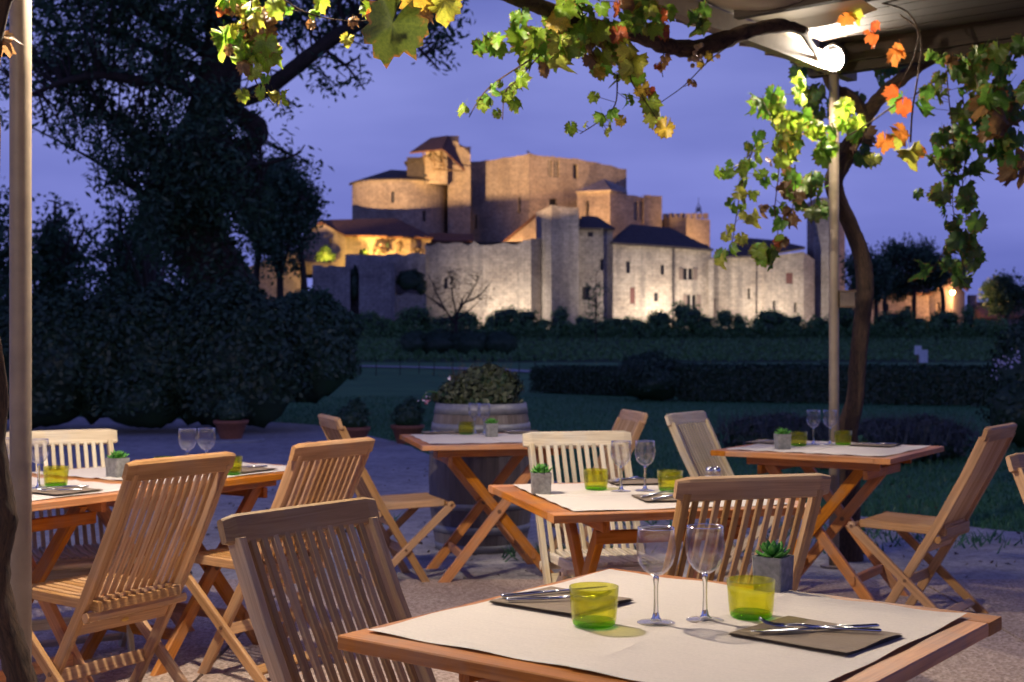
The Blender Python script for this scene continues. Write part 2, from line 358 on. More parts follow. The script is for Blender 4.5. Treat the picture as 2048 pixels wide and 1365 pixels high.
# lawn and fields
m_, nt_, b_ = new_mat('night lawn'); v_ = mapped(nt_, 'Object'); f1_ = noise(nt_, v_, .35, 5, .6); f2_ = noise(nt_, v_, 14, 4, .7)
c_ = mul(nt_, ramp(nt_, f1_, [(.3, (.070, .17, .075)), (.7, (.11, .26, .095))]), ramp(nt_, f2_, [(.3, (.7, .7, .7)), (.7, (1.25, 1.25, 1.2))]))
nt_.links.new(c_, b_.inputs['Base Color']); b_.inputs['Roughness'].default_value = .95; b_.inputs['Specular IOR Level'].default_value = .1; bump(nt_, b_, f2_, .8, .03); M['lawn'] = m_
m_, nt_, b_ = new_mat('dark field soil'); v_ = mapped(nt_, 'Object'); f1_ = noise(nt_, mapped(nt_, 'Object', (.15, 1, 1)), .7, 6, .65)
nt_.links.new(ramp(nt_, f1_, [(.3, (.05, .065, .045)), (.5, (.07, .10, .06)), (.7, (.075, .15, .065))]), b_.inputs['Base Color']); b_.inputs['Roughness'].default_value = 1; b_.inputs['Specular IOR Level'].default_value = 0; M['field'] = m_
xs_ = list(np.linspace(-60, 60, 25)); 
sheet('field_ground', [-2500, -400, -120] + xs_ + [120, 400, 2500], [60, 66, 75, 85, 100, 115, 135, 150, 180, 220, 300, 400, 800, 2500], -.035, M['field'])
sheet('lawn', [-200, -60, -20, 0, 20, 60, 200], [-40, 0, 8, 20, 44, 52, 60, 66], -.025, M['lawn'])
# gravel court and its curved edge
m_, nt_, b_ = new_mat('pale gravel'); v_ = mapped(nt_, 'Object')
vo_ = N(nt_, 'TexVoronoi'); vo_.inputs['Scale'].default_value = 55; nt_.links.new(v_, vo_.inputs['Vector'])
f1_ = noise(nt_, v_, .8, 5, .6); f2_ = noise(nt_, v_, 7, 5, .7)
c_ = mul(nt_, ramp(nt_, f2_, [(.3, (.30, .285, .27)), (.5, (.50, .47, .44)), (.7, (.62, .59, .55))]), ramp(nt_, f1_, [(.3, (.72, .70, .70)), (.7, (1.05, 1.03, 1.0))]))
c_ = mul(nt_, c_, ramp(nt_, vo_.outputs['Color'], [(0, (.72, .70, .68)), (1, (1.15, 1.15, 1.15))]))
nt_.links.new(c_, b_.inputs['Base Color']); b_.inputs['Roughness'].default_value = .95; bump(nt_, b_, vo_.outputs['Distance'], .6, .01); M['gravel'] = m_
edge = [(-30, 24.5), (-12, 24), (-7.5, 23.3), (-3.6, 21.5), (-1.7, 17.8), (-.9, 15.2), (0.2, 12.8), (1.3, 11.2), (2.5, 10.0), (3.6, 9.0), (4.6, 8.6), (7, 8.9), (14, 9.6), (30, 10)]
ep = smooth_path([(x, y, 0) for x, y in edge], 7)
mb = MB(); n_ = len(ep)
vs_ = [(p.x, -30, -.018) for p in ep] + [(p.x + random.uniform(-.03, .03), p.y + random.uniform(-.05, .05), -.018) for p in ep]
mb.add(vs_, [(i, i + 1, n_ + i + 1, n_ + i) for i in range(n_ - 1)]); mb.build('gravel_court', M['gravel'])['kind'] = 'structure'
# exposed aggregate slab under the tables, cast in bays
m_, nt_, b_ = new_mat('exposed aggregate concrete'); v_ = mapped(nt_, 'Object')
vo_ = N(nt_, 'TexVoronoi'); vo_.inputs['Scale'].default_value = 85; nt_.links.new(v_, vo_.inputs['Vector']); f1_ = noise(nt_, v_, 1.3, 4)
c_ = mul(nt_, ramp(nt_, vo_.outputs['Color'], [(0, (.27, .19, .14)), (.5, (.52, .39, .31)), (1, (.72, .60, .50))]), ramp(nt_, f1_, [(.3, (.85, .84, .83)), (.7, (1.06, 1.05, 1.04))]))
nt_.links.new(c_, b_.inputs['Base Color']); b_.inputs['Roughness'].default_value = .85; bump(nt_, b_, vo_.outputs['Distance'], .7, .006); M['slab'] = m_
root = empty('terrace', (0, 0, 0)); root['kind'] = 'structure'
for ix in range(-3, 4):
    for iy in range(-2, 2):
        w_ = 3.4; l_ = 3.6; y1 = 7.12 - (1 - iy) * l_
        mb = MB().box((ix * w_ + .5, y1 - l_ / 2, -.05), (w_ - .015, l_ - .015, .1)); o = mb.build('slab', M['slab'], root)
# pale garden path beyond the lawn and the short one at the right
M['pathm'] = simple('pale path grit', (.34, .33, .32), .95, 0, .2, 8, .3)
def path(name, pts, w):
    mb = MB(); pts = smooth_path([(x, y, 0) for x, y in pts], 6); L = []
    for i, p in enumerate(pts):
        d = (pts[min(i + 1, len(pts) - 1)] - pts[max(i - 1, 0)]).normalized(); s = Vector((-d.y, d.x, 0))
        for k in (-1, 1): q = p + s * k * w / 2; L.append((q.x, q.y, terrain(q.y) + .012))
    mb.add(L, [(2 * i, 2 * i + 2, 2 * i + 3, 2 * i + 1) for i in range(len(pts) - 1)]); mb.build(name, M['pathm'])['kind'] = 'structure'
path('garden_path', [(-14, 62), (-7, 60), (-2, 57), (1.5, 53), (6, 49)], 1.5)
path('garden_path', [(5.5, 43.2), (9, 42), (13, 41), (20, 40.5)], .9)

# grass tufts at the gravel edge and lawn blades near the terrace
def blades(name, pts, h, mat, kind='stuff', lean=.35, w=.008):
    n = len(pts); p = np.asarray(pts, float); a = rng.uniform(0, 2 * np.pi, n); hh = rng.uniform(.5, 1.1, n) * h
    dx = np.cos(a) * w; dy = np.sin(a) * w; lx = rng.normal(size=n) * hh * lean; ly = rng.normal(size=n) * hh * lean
    v = np.stack([np.c_[p[:, 0] - dx, p[:, 1] - dy, p[:, 2]], np.c_[p[:, 0] + dx, p[:, 1] + dy, p[:, 2]], np.c_[p[:, 0] + lx, p[:, 1] + ly, p[:, 2] + hh]], 1).reshape(-1, 3)
    me = bpy.data.meshes.new(name); me.vertices.add(3 * n); me.vertices.foreach_set('co', v.ravel()); me.loops.add(3 * n); me.polygons.add(n)
    me.loops.foreach_set('vertex_index', np.arange(3 * n, dtype=np.int32)); me.polygons.foreach_set('loop_start', np.arange(0, 3 * n, 3, dtype=np.int32))
    me.update(calc_edges=True); me.materials.append(mat); o = link(bpy.data.objects.new(name, me)); o['kind'] = kind; return o
def edge_y(x): return float(np.interp(x, [q.x for q in ep], [q.y for q in ep]))
gp = []
for _ in range(60000):
    y = 8.6 + 24 * random.random() ** 1.3; x = random.uniform(-.28, .48) * y
    if y > edge_y(x) - .12 * random.random() ** 2: gp.append((x, y, -.03))
blades('grass', gp, .07, M['grass'], w=.010)
tp_ = []
for cx, cy, r, n in ((.22, 8.0, .14, 130), (.5, 8.1, .2, 90), (-1.2, 9.4, .25, 60), (1.0, 9.6, .4, 120), (2.9, 8.5, .25, 90), (1.9, 8.2, .25, 80), (2.3, 9.0, .35, 160)):
    for _ in range(n): tp_.append((random.gauss(cx, r), random.gauss(cy, r * .6), -.018))
blades('weeds', tp_, .09, M['grass'], lean=.6)
lp = [(random.uniform(-2.5, 3.5), random.uniform(7.2, 14), -.012) for _ in range(420)]
leaf_mesh('fallen_leaves', lp, [(0, 0, 1)] * len(lp), rng.uniform(.02, .05, len(lp)), .7, M['leaf_brown'], kind='stuff')

# ================================================================ FOLIAGE MASSES
def rand_dirs(n, up=-.35):
    d = rng.normal(size=(n, 3)); d /= np.linalg.norm(d, axis=1)[:, None]; d[:, 2] = np.where(d[:, 2] < up, -d[:, 2], d[:, 2]); return d
def blob_core(mb, c, r, n=(14, 9), lump=.12):
    c = Vector(c); secs = []; ph = [random.uniform(0, 6) for _ in range(6)]
    for j in range(1, n[1]):
        th = math.pi * j / n[1]; ring = []
        for k in range(n[0]):
            a = 2 * math.pi * k / n[0]; q = 1 + lump * (math.sin(3 * a + ph[0] + 2 * th) + math.sin(5 * th + ph[1] + a * 2)) * .6
            ring.append(c + Vector((math.sin(th) * math.cos(a) * r[0], math.sin(th) * math.sin(a) * r[1], math.cos(th) * r[2])) * q)
        secs.append(ring)
    mb.loft(secs)
def blob_leaves(c, r, n, depth=.2, lump=.15):
    d = rand_dirs(n); s = 1 - depth * rng.random(n) + lump * np.sin(d[:, 0] * 5 + c[0]) * np.cos(d[:, 2] * 6 + c[1]) * .8 + rng.normal(size=n) * .03
    return np.asarray(c)[None] + d * np.asarray(r)[None] * s[:, None], d
def bush(name, blobs, n, size, mat, label, cat, group=None, stem=None, parent=None, core=.82, aspect=.55, partname='foliage'):
    root = parent or empty(name, (blobs[0][0][0], blobs[0][0][1], terrain(blobs[0][0][1])), 0, label, cat, group)
    off = np.array(root.location) if parent is None else np.zeros(3)
    tot = sum(b[1][0] * b[1][2] for b in blobs); C, D = [], []; mb = MB()
    for c, r in blobs:
        c = np.array(c) - off; blob_core(mb, c, tuple(x * core for x in r))
        k = max(8, int(n * r[0] * r[2] / tot)); a, b = blob_leaves(c, r, k); C.append(a); D.append(b)
    C = np.concatenate(C); D = np.concatenate(D)
    leaf_mesh(partname, C, D, rng.uniform(.6, 1.3, len(C)) * size, aspect, mat, root)
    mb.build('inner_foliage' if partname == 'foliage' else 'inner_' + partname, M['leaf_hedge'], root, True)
    return root
# long dark hedge at left, rounded at its end
hb = []
for x in np.arange(-12.4, -3.6, .7):
    hb.append(((x, 19.6 + random.uniform(-.2, .2), .95 + random.uniform(-.05, .05)), (.95, .95, 1.15 + random.uniform(-.06, .06))))
hb.append(((-3.75, 19.3, .70), (.72, .9, .82)))
hb += [((x, 19.5, .45), (.8, 1.0, .55)) for x in (-11, -9, -7, -5.5, -4.2)]
bush('hedge', hb, 90000, .10, M['leaf_hedge'], 'long dark rounded hedge behind the left tables, under the big tree', 'hedge', core=.74)
bush('rounded_shrub', [((-3.3, 20.6, 1.15), (.95, 1.0, .95)), ((-3.6, 20.9, 1.3), (.9, .9, .8)), ((-3.0, 20.4, .95), (.55, .8, .6))], 16000, .10, M['leaf_dark'], 'dark dome shaped shrub at the right end of the long hedge', 'shrub')
# clipped low hedges beyond the lawn
def box_hedge(pts, w, h, n, label):
    a, b = Vector((*pts[0], 0)), Vector((*pts[1], 0)); d = (b - a); L = d.length; d.normalize(); s = Vector((-d.y, d.x, 0))
    c0 = (a + b) / 2; z0 = terrain(c0.y); root = empty('clipped_hedge', (c0.x, c0.y, z0), 0, label, 'hedge')
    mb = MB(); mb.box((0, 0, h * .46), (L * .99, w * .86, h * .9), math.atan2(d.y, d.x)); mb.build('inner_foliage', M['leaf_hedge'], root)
    u = rng.uniform(-.5, .5, n) * L; top = rng.random(n) < .35; v = np.where(top, rng.uniform(-.5, .5, n) * w, np.where(rng.random(n) < .7, -.5, .5) * w); z = np.where(top, h, rng.uniform(.02, 1, n) * h) + rng.normal(size=n) * .025
    C = np.c_[d.x * u + s.x * v, d.y * u + s.y * v, z] + rng.normal(size=(n, 3)) * .02
    D = np.where(top[:, None], np.array([[0, 0, 1.]]), np.c_[s.x * np.sign(v), s.y * np.sign(v), np.zeros(n)])
    leaf_mesh('foliage', C, D, rng.uniform(.06, .11, n), .6, M['leaf_hedge'], root)
box_hedge([(.95, 36), (3.4, 33)], 1.2, .66, 5000, 'low clipped hedge left of the round bush, beyond the lawn')
box_hedge([(3.95, 30.5), (12.5, 27)], 1.1, .78, 12000, 'longest low clipped hedge, running right behind the vine trunk')
bush('round_bush', [((3.15, 30.5, .5), (.85, .8, .62)), ((3.3, 30.2, .4), (.75, .7, .5))], 3500, .09, M['leaf_hedge'], 'small round dark bush between the two clipped hedges', 'bush')
# lavender clumps behind the right table
lav_lab = ['spiky grey lavender clump left of the vine trunk foot', 'spiky grey lavender clump right beside the vine trunk foot', 'spiky grey lavender clump furthest right before the lawn']
for i, (px, Y, w, h) in enumerate([(1545, 15.5, .62, .5), (1745, 14.2, .5, .48), (1830, 14.8, .55, .5)]):
    x = X_(px, Y); bush('lavender_clump', [((x, Y, .16), (w, .5, .3)), ((x + .35, Y + .2, .14), (w * .7, .4, .26))], 1800, .07, M['leaf_lav'], lav_lab[i], 'lavender', 'lavender clumps at the lawn edge')
    root = [o for o in bpy.data.objects if o.name.startswith('lavender_clump') and o.parent is None][-1]
    pts = [(random.gauss(0, w * .55), random.gauss(0, .3), .22) for _ in range(900)]
    o = blades('flower_spikes', pts, .30, M['leaf_lav'], lean=.35, w=.006); del o['kind']; o.parent = root
bush('low_plant', [((X_(1690, 13.6), 13.6, .1), (.42, .3, .2))], 900, .08, M['leaf_mid'], 'fresh green low plant between the lavender clumps', 'plant')
# shrub with white blossoms at the right edge
rs = bush('flowering_shrub', [((X_(2075, 16.5), 16.5, .75), (.62, .8, .95)), ((X_(2040, 16.2), 16.2, .45), (.45, .6, .5)), ((X_(2100, 16.8), 16.8, 1.1), (.55, .6, .75))], 5000, .075, M['leaf_hedge'], 'dark shrub with white blossoms at the right edge of the view', 'shrub')
pts = [P(px + random.gauss(0, 9), py + random.gauss(0, 6), 15.75) - rs.location for px, py in ((1995, 722), (2012, 715), (2030, 722), (1990, 728), (2038, 708), (1993, 748), (2020, 730)) for _ in range(7)]
leaf_mesh('blossom', [tuple(p) for p in pts], None, rng.uniform(.025, .05, len(pts)), .9, M['flower'], rs)

# ---- trees
def tree_from(name, limbs, clusters, lsize, nper, mat, label, trunk_mat, base, aspect=.4, twig_r=.018, depth=2.0, reach=.32, group=None):
    root = empty(name, base, 0, label, 'tree', group); B = Vector(base); tr = MB(); brn = MB(); nodes = []
    for i, (pts, rad) in enumerate(limbs):
        pp = smooth_path(pts, 5); rr = lerp_list(rad, len(pp)); (tr if i == 0 else brn).tube([p - B for p in pp], rr, 10 if i == 0 else 7, wob=.06); nodes += pp
    nd = np.array([tuple(p) for p in nodes]); C = []
    for (c, r, n) in clusters:
        for _ in range(n):
            q = rng.normal(size=3); q /= np.linalg.norm(q); q = np.array(c) + q * np.array(r) * rng.random() ** .45
            C.append(q)
    C = np.array(C); L = []
    for q in C:
        k = np.argmin(((nd - q) ** 2).sum(1) * (1 + .3 * random.random())); a = nd[k]; mid = (a + q) / 2 + rng.normal(size=3) * .12 + np.array([0, 0, .1])
        if random.random() < .55: brn.tube([Vector(a) - B, Vector(mid) - B, Vector(q) - B], [twig_r * 1.6, twig_r, twig_r * .4], 3, False)
        m = int(nper * random.uniform(.6, 1.4)); dirv = (q - mid) / (np.linalg.norm(q - mid) + 1e-6)
        L.append(q + dirv * rng.uniform(-reach, reach, (m, 1)) * .8 + rng.normal(size=(m, 3)) * reach * .38)
    L = np.concatenate(L) - np.array(tuple(B)); tr.build('trunk', trunk_mat, root, True)
    if brn.v: brn.build('branches', trunk_mat, root, True)
    leaf_mesh('crown', L, None, rng.uniform(.6, 1.3, len(L)) * lsize, aspect, mat, root); return root
Y0 = 23.5
def L_(lst, dy=0): return [tuple(P(x, y, Y0 + (d if len(t) > 2 else 0) + dy)) for t in lst for (x, y, d) in [(t + (0,))[:3]]]
limbs = [
 (L_([(505, 730), (470, 620), (425, 530), (378, 450), (366, 370), (395, 270), (428, 170), (440, 70), (420, -60), (400, -200)]), [.62, .55, .5, .46, .40, .36, .32, .27, .2, .1]),
 (L_([(380, 400), (450, 320), (508, 285), (512, 255), (472, 225), (462, 190), (476, 110), (486, 30), (500, -90)]), [.26, .22, .17, .2, .17, .16, .13, .1, .06]),
 (L_([(455, 205), (530, 180, -.3), (600, 128, -.6), (660, 82, -.8), (740, 36, -1), (840, -20, -1.2), (960, -90, -1.5)]), [.17, .15, .14, .13, .11, .08, .05]),
 (L_([(415, 200), (350, 165, -.5), (280, 163, -.8), (215, 150, -1), (140, 160, -1.2), (60, 190, -1.5)]), [.14, .11, .10, .08, .06, .03]),
 (L_([(372, 330), (310, 300, .5), (240, 250, .8), (190, 205, 1), (150, 150, 1)]), [.12, .09, .07, .05, .03]),
 (L_([(425, 110), (340, 60), (250, 10), (150, -60)]), [.13, .1, .08, .04]),
 (L_([(430, 160), (330, 110, 1), (200, 60, 1.5), (90, 60, 1.8)]), [.12, .09, .06, .03]),
 (L_([(740, 36, -1), (800, 60, -1), (850, 110, -1), (880, 140, -1)]), [.06, .04, .025, .012]),
 (L_([(640, 95, -.8), (690, 130, -.8), (730, 180, -.8)]), [.04, .025, .012]),
 (L_([(378, 450), (300, 400, .6), (220, 340, .9), (150, 300, 1)]), [.1, .08, .05, .02]),
 (L_([(440, 330), (520, 330, -.6), (590, 310, -.8), (610, 290, -.8)]), [.06, .04, .02, .01])]
S = Y0 / F
cl = []
for (cx, cy, rx, ry, n) in [(190, 20, 170, 90, 300), (330, -20, 190, 80, 220), (430, 40, 120, 90, 190), (590, 5, 130, 62, 150), (720, -20, 120, 60, 120), (850, -5, 90, 50, 75), (870, 55, 60, 48, 36),
        (880, 95, 35, 35, 10), (700, 150, 45, 25, 10), (655, 160, 40, 25, 12), (560, 210, 28, 22, 8), (720, 60, 70, 35, 22), (610, 60, 60, 50, 40),
        (190, 130, 130, 70, 150), (330, 130, 100, 80, 150), (140, 215, 75, 60, 62), (255, 235, 90, 50, 70), (110, 120, 60, 90, 70), (180, 285, 70, 32, 32), (30, 120, 60, 150, 60), (-60, 60, 80, 160, 60),
        (330, 280, 90, 70, 150), (430, 260, 75, 90, 190), (300, 345, 80, 50, 80), (400, 380, 105, 80, 260), (240, 360, 40, 40, 22), (480, 400, 60, 80, 150), (360, 470, 70, 70, 120), (330, 430, 60, 50, 70),
        (500, 330, 45, 35, 40), (590, 325, 32, 35, 10), (450, 560, 45, 70, 70)]:
    c = P(cx, cy, Y0 + random.uniform(-.6, .6)); cl.append((tuple(c), (rx * S, 1.6, ry * S), int(n * (.58 if cy < 240 else .74))))
tree_from('large_tree', limbs, cl, .155, 15, M['leaf_dark'], 'huge dark leafy tree with a leaning ivy clad trunk behind the hedge', M['bark'], (P(505, 730, Y0).x, Y0, 0), aspect=.36)
# ivy on the trunk is part of the tree
iv = []
for p in smooth_path(limbs[0][0][:6], 12):
    for _ in range(55): a = random.uniform(0, 6.28); iv.append((p.x + math.cos(a) * .56 - P(505, 730, Y0).x, p.y + math.sin(a) * .56 - Y0, p.z + random.uniform(-.2, .2)))
leaf_mesh('ivy', iv, None, rng.uniform(.06, .13, len(iv)), .8, M['leaf_hedge'], [o for o in bpy.data.objects if o.name == 'large_tree'][0])
def round_tree(name, px, Y, ytop, ybase, wpx, label, mat=None, n=90, lsize=.3, trunks=1, seed=0, tall=.62, per=16, tr=.22, cat='tree', squash=1.0):
    s = Y / F; x = X_(px, Y); z1 = Z_(ytop, Y); zb = terrain(Y); hh = z1 - zb; base = Vector((x, Y, zb))
    lim = []
    for k in range(trunks):
        dx = (k - (trunks - 1) / 2) * wpx * s * .35
        lim.append(([(x + dx * .8, Y, zb - .1), (x + dx * .9, Y, zb + hh * .35), (x + dx * .6, Y, zb + hh * .7), (x + dx * .3, Y, zb + hh * .9)], [tr, tr * .8, tr * .5, tr * .2]))
    for k in range(5):
        a = random.uniform(0, 6.28); lim.append(([(x, Y, zb + hh * .4), (x + math.cos(a) * wpx * s * .2, Y + math.sin(a), zb + hh * .6), (x + math.cos(a) * wpx * s * .4, Y + math.sin(a) * 2, zb + hh * .75)], [tr * .5, tr * .3, tr * .1]))
    cl = []; cz = zb + hh * (1 - tall / 2); w = wpx * s / 2; h = hh * tall / 2
    for k in range(9):
        a = random.uniform(0, 6.28); u = random.random() ** .5
        cl.append(((x + math.cos(a) * u * w * .62, Y + random.uniform(-1, 1) * w * .4, cz + math.sin(a) * u * h * .62), (w * random.uniform(.3, .5), w * .4, h * random.uniform(.3, .5)), n // 9))
    cl.append(((x, Y, cz), (w * .9, w * .7, h * .9), n // 3))
    return tree_from(name, lim, cl, lsize, per, mat or M['leaf_dark'], label, M['bark'], tuple(base), aspect=.6, reach=lsize * 2.2, twig_r=.03)
random.seed(11)
round_tree('leafy_tree', 560, 60, 300, 640, 155, 'dense tall conical tree right of the big tree trunk, before the castle', n=1000, lsize=.22, trunks=3, tall=.62, tr=.2)
round_tree('leafy_tree', 240, 42, 385, 600, 200, 'rounded dark tree behind the hedge, left of the big trunk', n=300, lsize=.2, tall=.9)
round_tree('leafy_tree', 110, 48, 365, 600, 190, 'dark tree behind the hedge just right of the left post', n=250, lsize=.22, tall=.95)
round_tree('leafy_tree', -30, 44, 330, 600, 200, 'dark tree at the far left edge behind the left post', n=250, lsize=.2, tall=.95)
round_tree('leafy_tree', 400, 55, 440, 620, 240, 'broad low dark tree behind the leaning trunk', n=250, lsize=.22, tall=.95)
round_tree('slim_tree', 297, 30, 380, 640, 60, 'bare straight slim trunk standing behind the hedge', n=40, lsize=.12, tall=.3, tr=.17)
round_tree('stone_pine', 1828, 130, 465, 655, 185, 'broad dark pine right of the vine trunk, before the far house', n=600, lsize=.34, trunks=3, tall=.66, tr=.28)
round_tree('stone_pine', 1735, 125, 490, 655, 110, 'smaller dark pine directly behind the twisted vine trunk', n=330, lsize=.32, trunks=2, tall=.7, tr=.25)
round_tree('distant_tree', 2012, 150, 542, 650, 105, 'dark round tree at the right edge beyond the small red roof', n=300, lsize=.38, tall=.8)
round_tree('sapling', 1192, 105, 535, 680, 46, 'slender young tree standing before the recessed castle wall', M['leaf_dark'], n=46, lsize=.2, tall=.95, tr=.06, per=9)
# bare spreading tree before the curtain wall
YB = 82; lim = [([tuple(P(912, 722, YB)), tuple(P(914, 680, YB)), tuple(P(912, 640, YB)), tuple(P(925, 600, YB))], [.16, .13, .10, .06])]
for (a, b, c) in (((912, 650), (885, 610), (862, 560)), ((914, 640), (905, 590), (900, 535)), ((916, 625), (945, 580), (965, 540)), ((920, 610), (960, 590), (985, 560)), ((890, 620), (865, 600), (850, 590)), ((912, 640), (940, 620), (960, 600))):
    lim.append(([tuple(P(*a, YB)), tuple(P(*b, YB + random.uniform(-1, 1))), tuple(P(*c, YB + random.uniform(-1.5, 1.5)))], [.07, .045, .015]))
cl = [(tuple(P(x, y, YB)), (w * YB / F, 1.2, h * YB / F), n) for x, y, w, h, n in ((880, 570, 35, 30, 26), (925, 560, 45, 35, 40), (960, 590, 35, 30, 26), (900, 610, 45, 25, 24), (905, 665, 60, 22, 60))]
tree_from('bare_tree', lim, cl, .13, 8, M['leaf_brown'], 'sparse spreading leafless tree in front of the curtain wall', M['bark'], tuple(P(912, 722, YB)), twig_r=.022, reach=.45)
# dark low thicket round its foot
bush('thicket', [((X_(px, 80), 80, terrain(80) + .6), (w, .9, .9)) for px, w in ((830, 1.1), (880, 1.6), (940, 1.6), (1000, 1.2))], 5000, .13, M['leaf_hedge'], 'dark low thicket round the foot of the leafless tree', 'bushes')
# vine stock rows in front of the castle
random.seed(5)
proto = None
pl_lab = 'bushy young plant in the row below the castle wall'
def field_plant(c, w, h, n=520):
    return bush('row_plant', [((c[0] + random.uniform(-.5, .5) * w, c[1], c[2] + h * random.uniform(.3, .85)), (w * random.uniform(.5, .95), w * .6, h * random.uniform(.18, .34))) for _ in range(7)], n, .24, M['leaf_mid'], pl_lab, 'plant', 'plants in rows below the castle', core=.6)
protos = []
for k in range(4):
    r = field_plant((0, 118, terrain(118)), random.uniform(1.1, 1.5), random.uniform(2.3, 2.9)); protos.append((r, treemap(r)))
spots = []
px = 735
while px < 1980:
    spots.append((px, 118 + random.uniform(-2, 2), random.uniform(.6, 1.15))); px += random.uniform(16, 44)
for i, (px, Y, s) in enumerate(spots):
    r, tm = protos[i % 4]; loc = (X_(px, Y), Y, terrain(Y) - .1)
    if i < 4: r.location = loc; r.scale = (s, s, s)
    else: q = copy_tree(r, tm, loc, random.uniform(0, 6)); q.scale = (s, s, s)
vp = []
for y0 in (114, 117, 120.5, 124):
    for _ in range(5200):
        x = random.uniform(-13, 46); hmax = 1.25 + .55 * math.sin(x * 2.1 + y0) * math.sin(x * .83 + y0 * 2) + .25 * math.sin(x * 5.3)
        vp.append((x, y0 + random.gauss(0, .35), terrain(y0) + random.random() ** .7 * max(.3, hmax)))
leaf_mesh('vineyard_rows', vp, None, rng.uniform(.16, .34, len(vp)), .75, M['leaf_mid'], kind='stuff')
# ground cover between them
gc = np.c_[rng.uniform(-.28, .42, 22000), rng.uniform(68, 128, 22000)]
pts = [(a * b, b, terrain(b) + .18 * random.random()) for a, b in gc]
leaf_mesh('ground_cover', pts, None, rng.uniform(.14, .34, len(pts)), .7, M['leaf_mid'], kind='stuff')
# young plants on stakes by the garden path
sp_lab = 'spindly young shrub beside the pale garden path'
for i, px in enumerate((752, 800, 838, 868, 905, 950, 985, 1038, 1070)):
    Y = 50 + (i % 3); r = bush('young_shrub', [((X_(px, Y), Y, terrain(Y) + .62), (.22, .22, .36))], 70, .13, M['leaf_mid'], sp_lab, 'shrub', 'young shrubs along the garden path', core=.3)
    MB().tube([(0, 0, -.05), (.01, 0, .4), (0, 0, .75)], [.02, .015, .01], 5).build('stem', M['bark'], r)
# two white boards in the field
for i, (px, w, h, lab) in enumerate(((1836, .34, .42, 'white board standing left of its twin in the dark field'), (1847, .42, .62, 'taller white board on the right in the dark field'))):
    Y = 62 + i; z = terrain(Y); r = empty('field_board', (X_(px, Y), Y, z), .2, lab, 'board')
    zt = Z_(692 if i == 0 else 700, Y) - z
    MB().box((0, 0, zt - h / 2), (w, .05, h)).build('panel', M['white'], r); MB().box((0, .035, (zt - h) / 2 + .1), (.05, .05, zt - h + .3)).build('post', M['beam'], r)
# ================================================================ THE CASTLE
def wall_panel(mb, A, B, zb, zt, holes=(), jit=0.0, reveal=.45, step=2.0, seed=0):
    """stone face from A to B (x, y), bottom zb, tops zt=(left,right) or list, with real openings and reveals"""
    A = Vector((A[0], A[1], 0)); B = Vector((B[0], B[1], 0)); L = (B - A).length; d = (B - A) / L; nrm = Vector((d.y, -d.x, 0))
    us = {0.0, L}; n = max(1, int(L / step)); us |= {L * i / n for i in range(n + 1)}
    hs = sorted(holes)
    us = {u for u in us if not any(h[0] - .15 < u < h[1] + .15 for h in hs) or u in (0.0, L)}
    for h in hs: us |= {h[0], h[1]}
    us = sorted(us); zt = list(zt); rnd = random.Random(seed + int(A.x * 10))
    top = {}
    for u in us: top[u] = float(np.interp(u / L, np.linspace(0, 1, len(zt)), zt)) + (rnd.uniform(-jit, jit) if jit else 0)
    pt = lambda u, z, k=0: A + d * u - nrm * k + Vector((0, 0, z))
    for u0, u1 in zip(us, us[1:]):
        um = (u0 + u1) / 2; cuts = sorted([(h[2], h[3]) for h in hs if h[0] <= um <= h[1]]); z = zb
        for c0, c1 in cuts:
            mb.add([pt(u0, z), pt(u1, z), pt(u1, c0), pt(u0, c0)], [(0, 1, 2, 3)]); z = c1
        mb.add([pt(u0, z), pt(u1, z), pt(u1, top[u1]), pt(u0, top[u0])], [(0, 1, 2, 3)])
        mb.add([pt(u0, top[u0]), pt(u1, top[u1]), pt(u1, top[u1] - .0, .8), pt(u0, top[u0] - .0, .8)], [(0, 1, 2, 3)])
    for h in hs:
        a, b, c, e_ = h[:4]
        for q in (((a, c), (b, c)), ((b, c), (b, e_)), ((b, e_), (a, e_)), ((a, e_), (a, c))):
            (u0, z0), (u1, z1) = q; mb.add([pt(u0, z0), pt(u1, z1), pt(u1, z1, reveal), pt(u0, z0, reveal)], [(0, 1, 2, 3)])
    return A, d, nrm
def window(parent, off, fr, h, kind='plain'):
    A, d, nrm = fr; a, b, c, e_ = h[:4]; w, hh = b - a, e_ - c; ctr = A + d * (a + w / 2) + Vector((0, 0, c + hh / 2)) - off
    ang = math.atan2(d.y, d.x)
    o = MB().box(ctr - nrm * .42, (w + .04, .05, hh + .04), ang).build('window', M['pane'], parent)
    if kind in ('cross', 'mullion'):
        mb = MB().box(ctr - nrm * .2, (.16, .2, hh), ang)
        if kind == 'cross': mb.box(ctr - nrm * .2 + Vector((0, 0, hh * .12)), (w, .18, .16), ang)
        mb.build('mullion', M['stone'], o)
    if kind == 'shutters':
        for s in (-1, 1): MB().box(ctr + nrm * .06 + d * s * (w * .5 + w * .22), (w * .42, .06, hh), ang).build('shutter', M['shut2'], o)
        MB().box(ctr - nrm * .2, (.12, .12, hh), ang).build('mullion', M['frame'], o)
    if kind == 'red': MB().box(ctr - nrm * .12, (w * .92, .06, hh * .95), ang).build('shutter', M['shutter'], o)
    if kind == 'framed':
        mb = MB(); fw = .12
        mb.box(ctr + nrm * .02 + Vector((0, 0, -hh / 2 - fw / 2)), (w + .3, .14, fw), ang); mb.build('sill', M['frame'], o)
def prism(mb, pts, z0, z1):
    n = len(pts); vs = [(x, y, z0) for x, y in pts] + [(x, y, z1) for x, y in pts]
    mb.add(vs, [tuple(range(n - 1, -1, -1)), tuple(range(n, 2 * n))] + [(i, (i + 1) % n, n + (i + 1) % n, n + i) for i in range(n)])
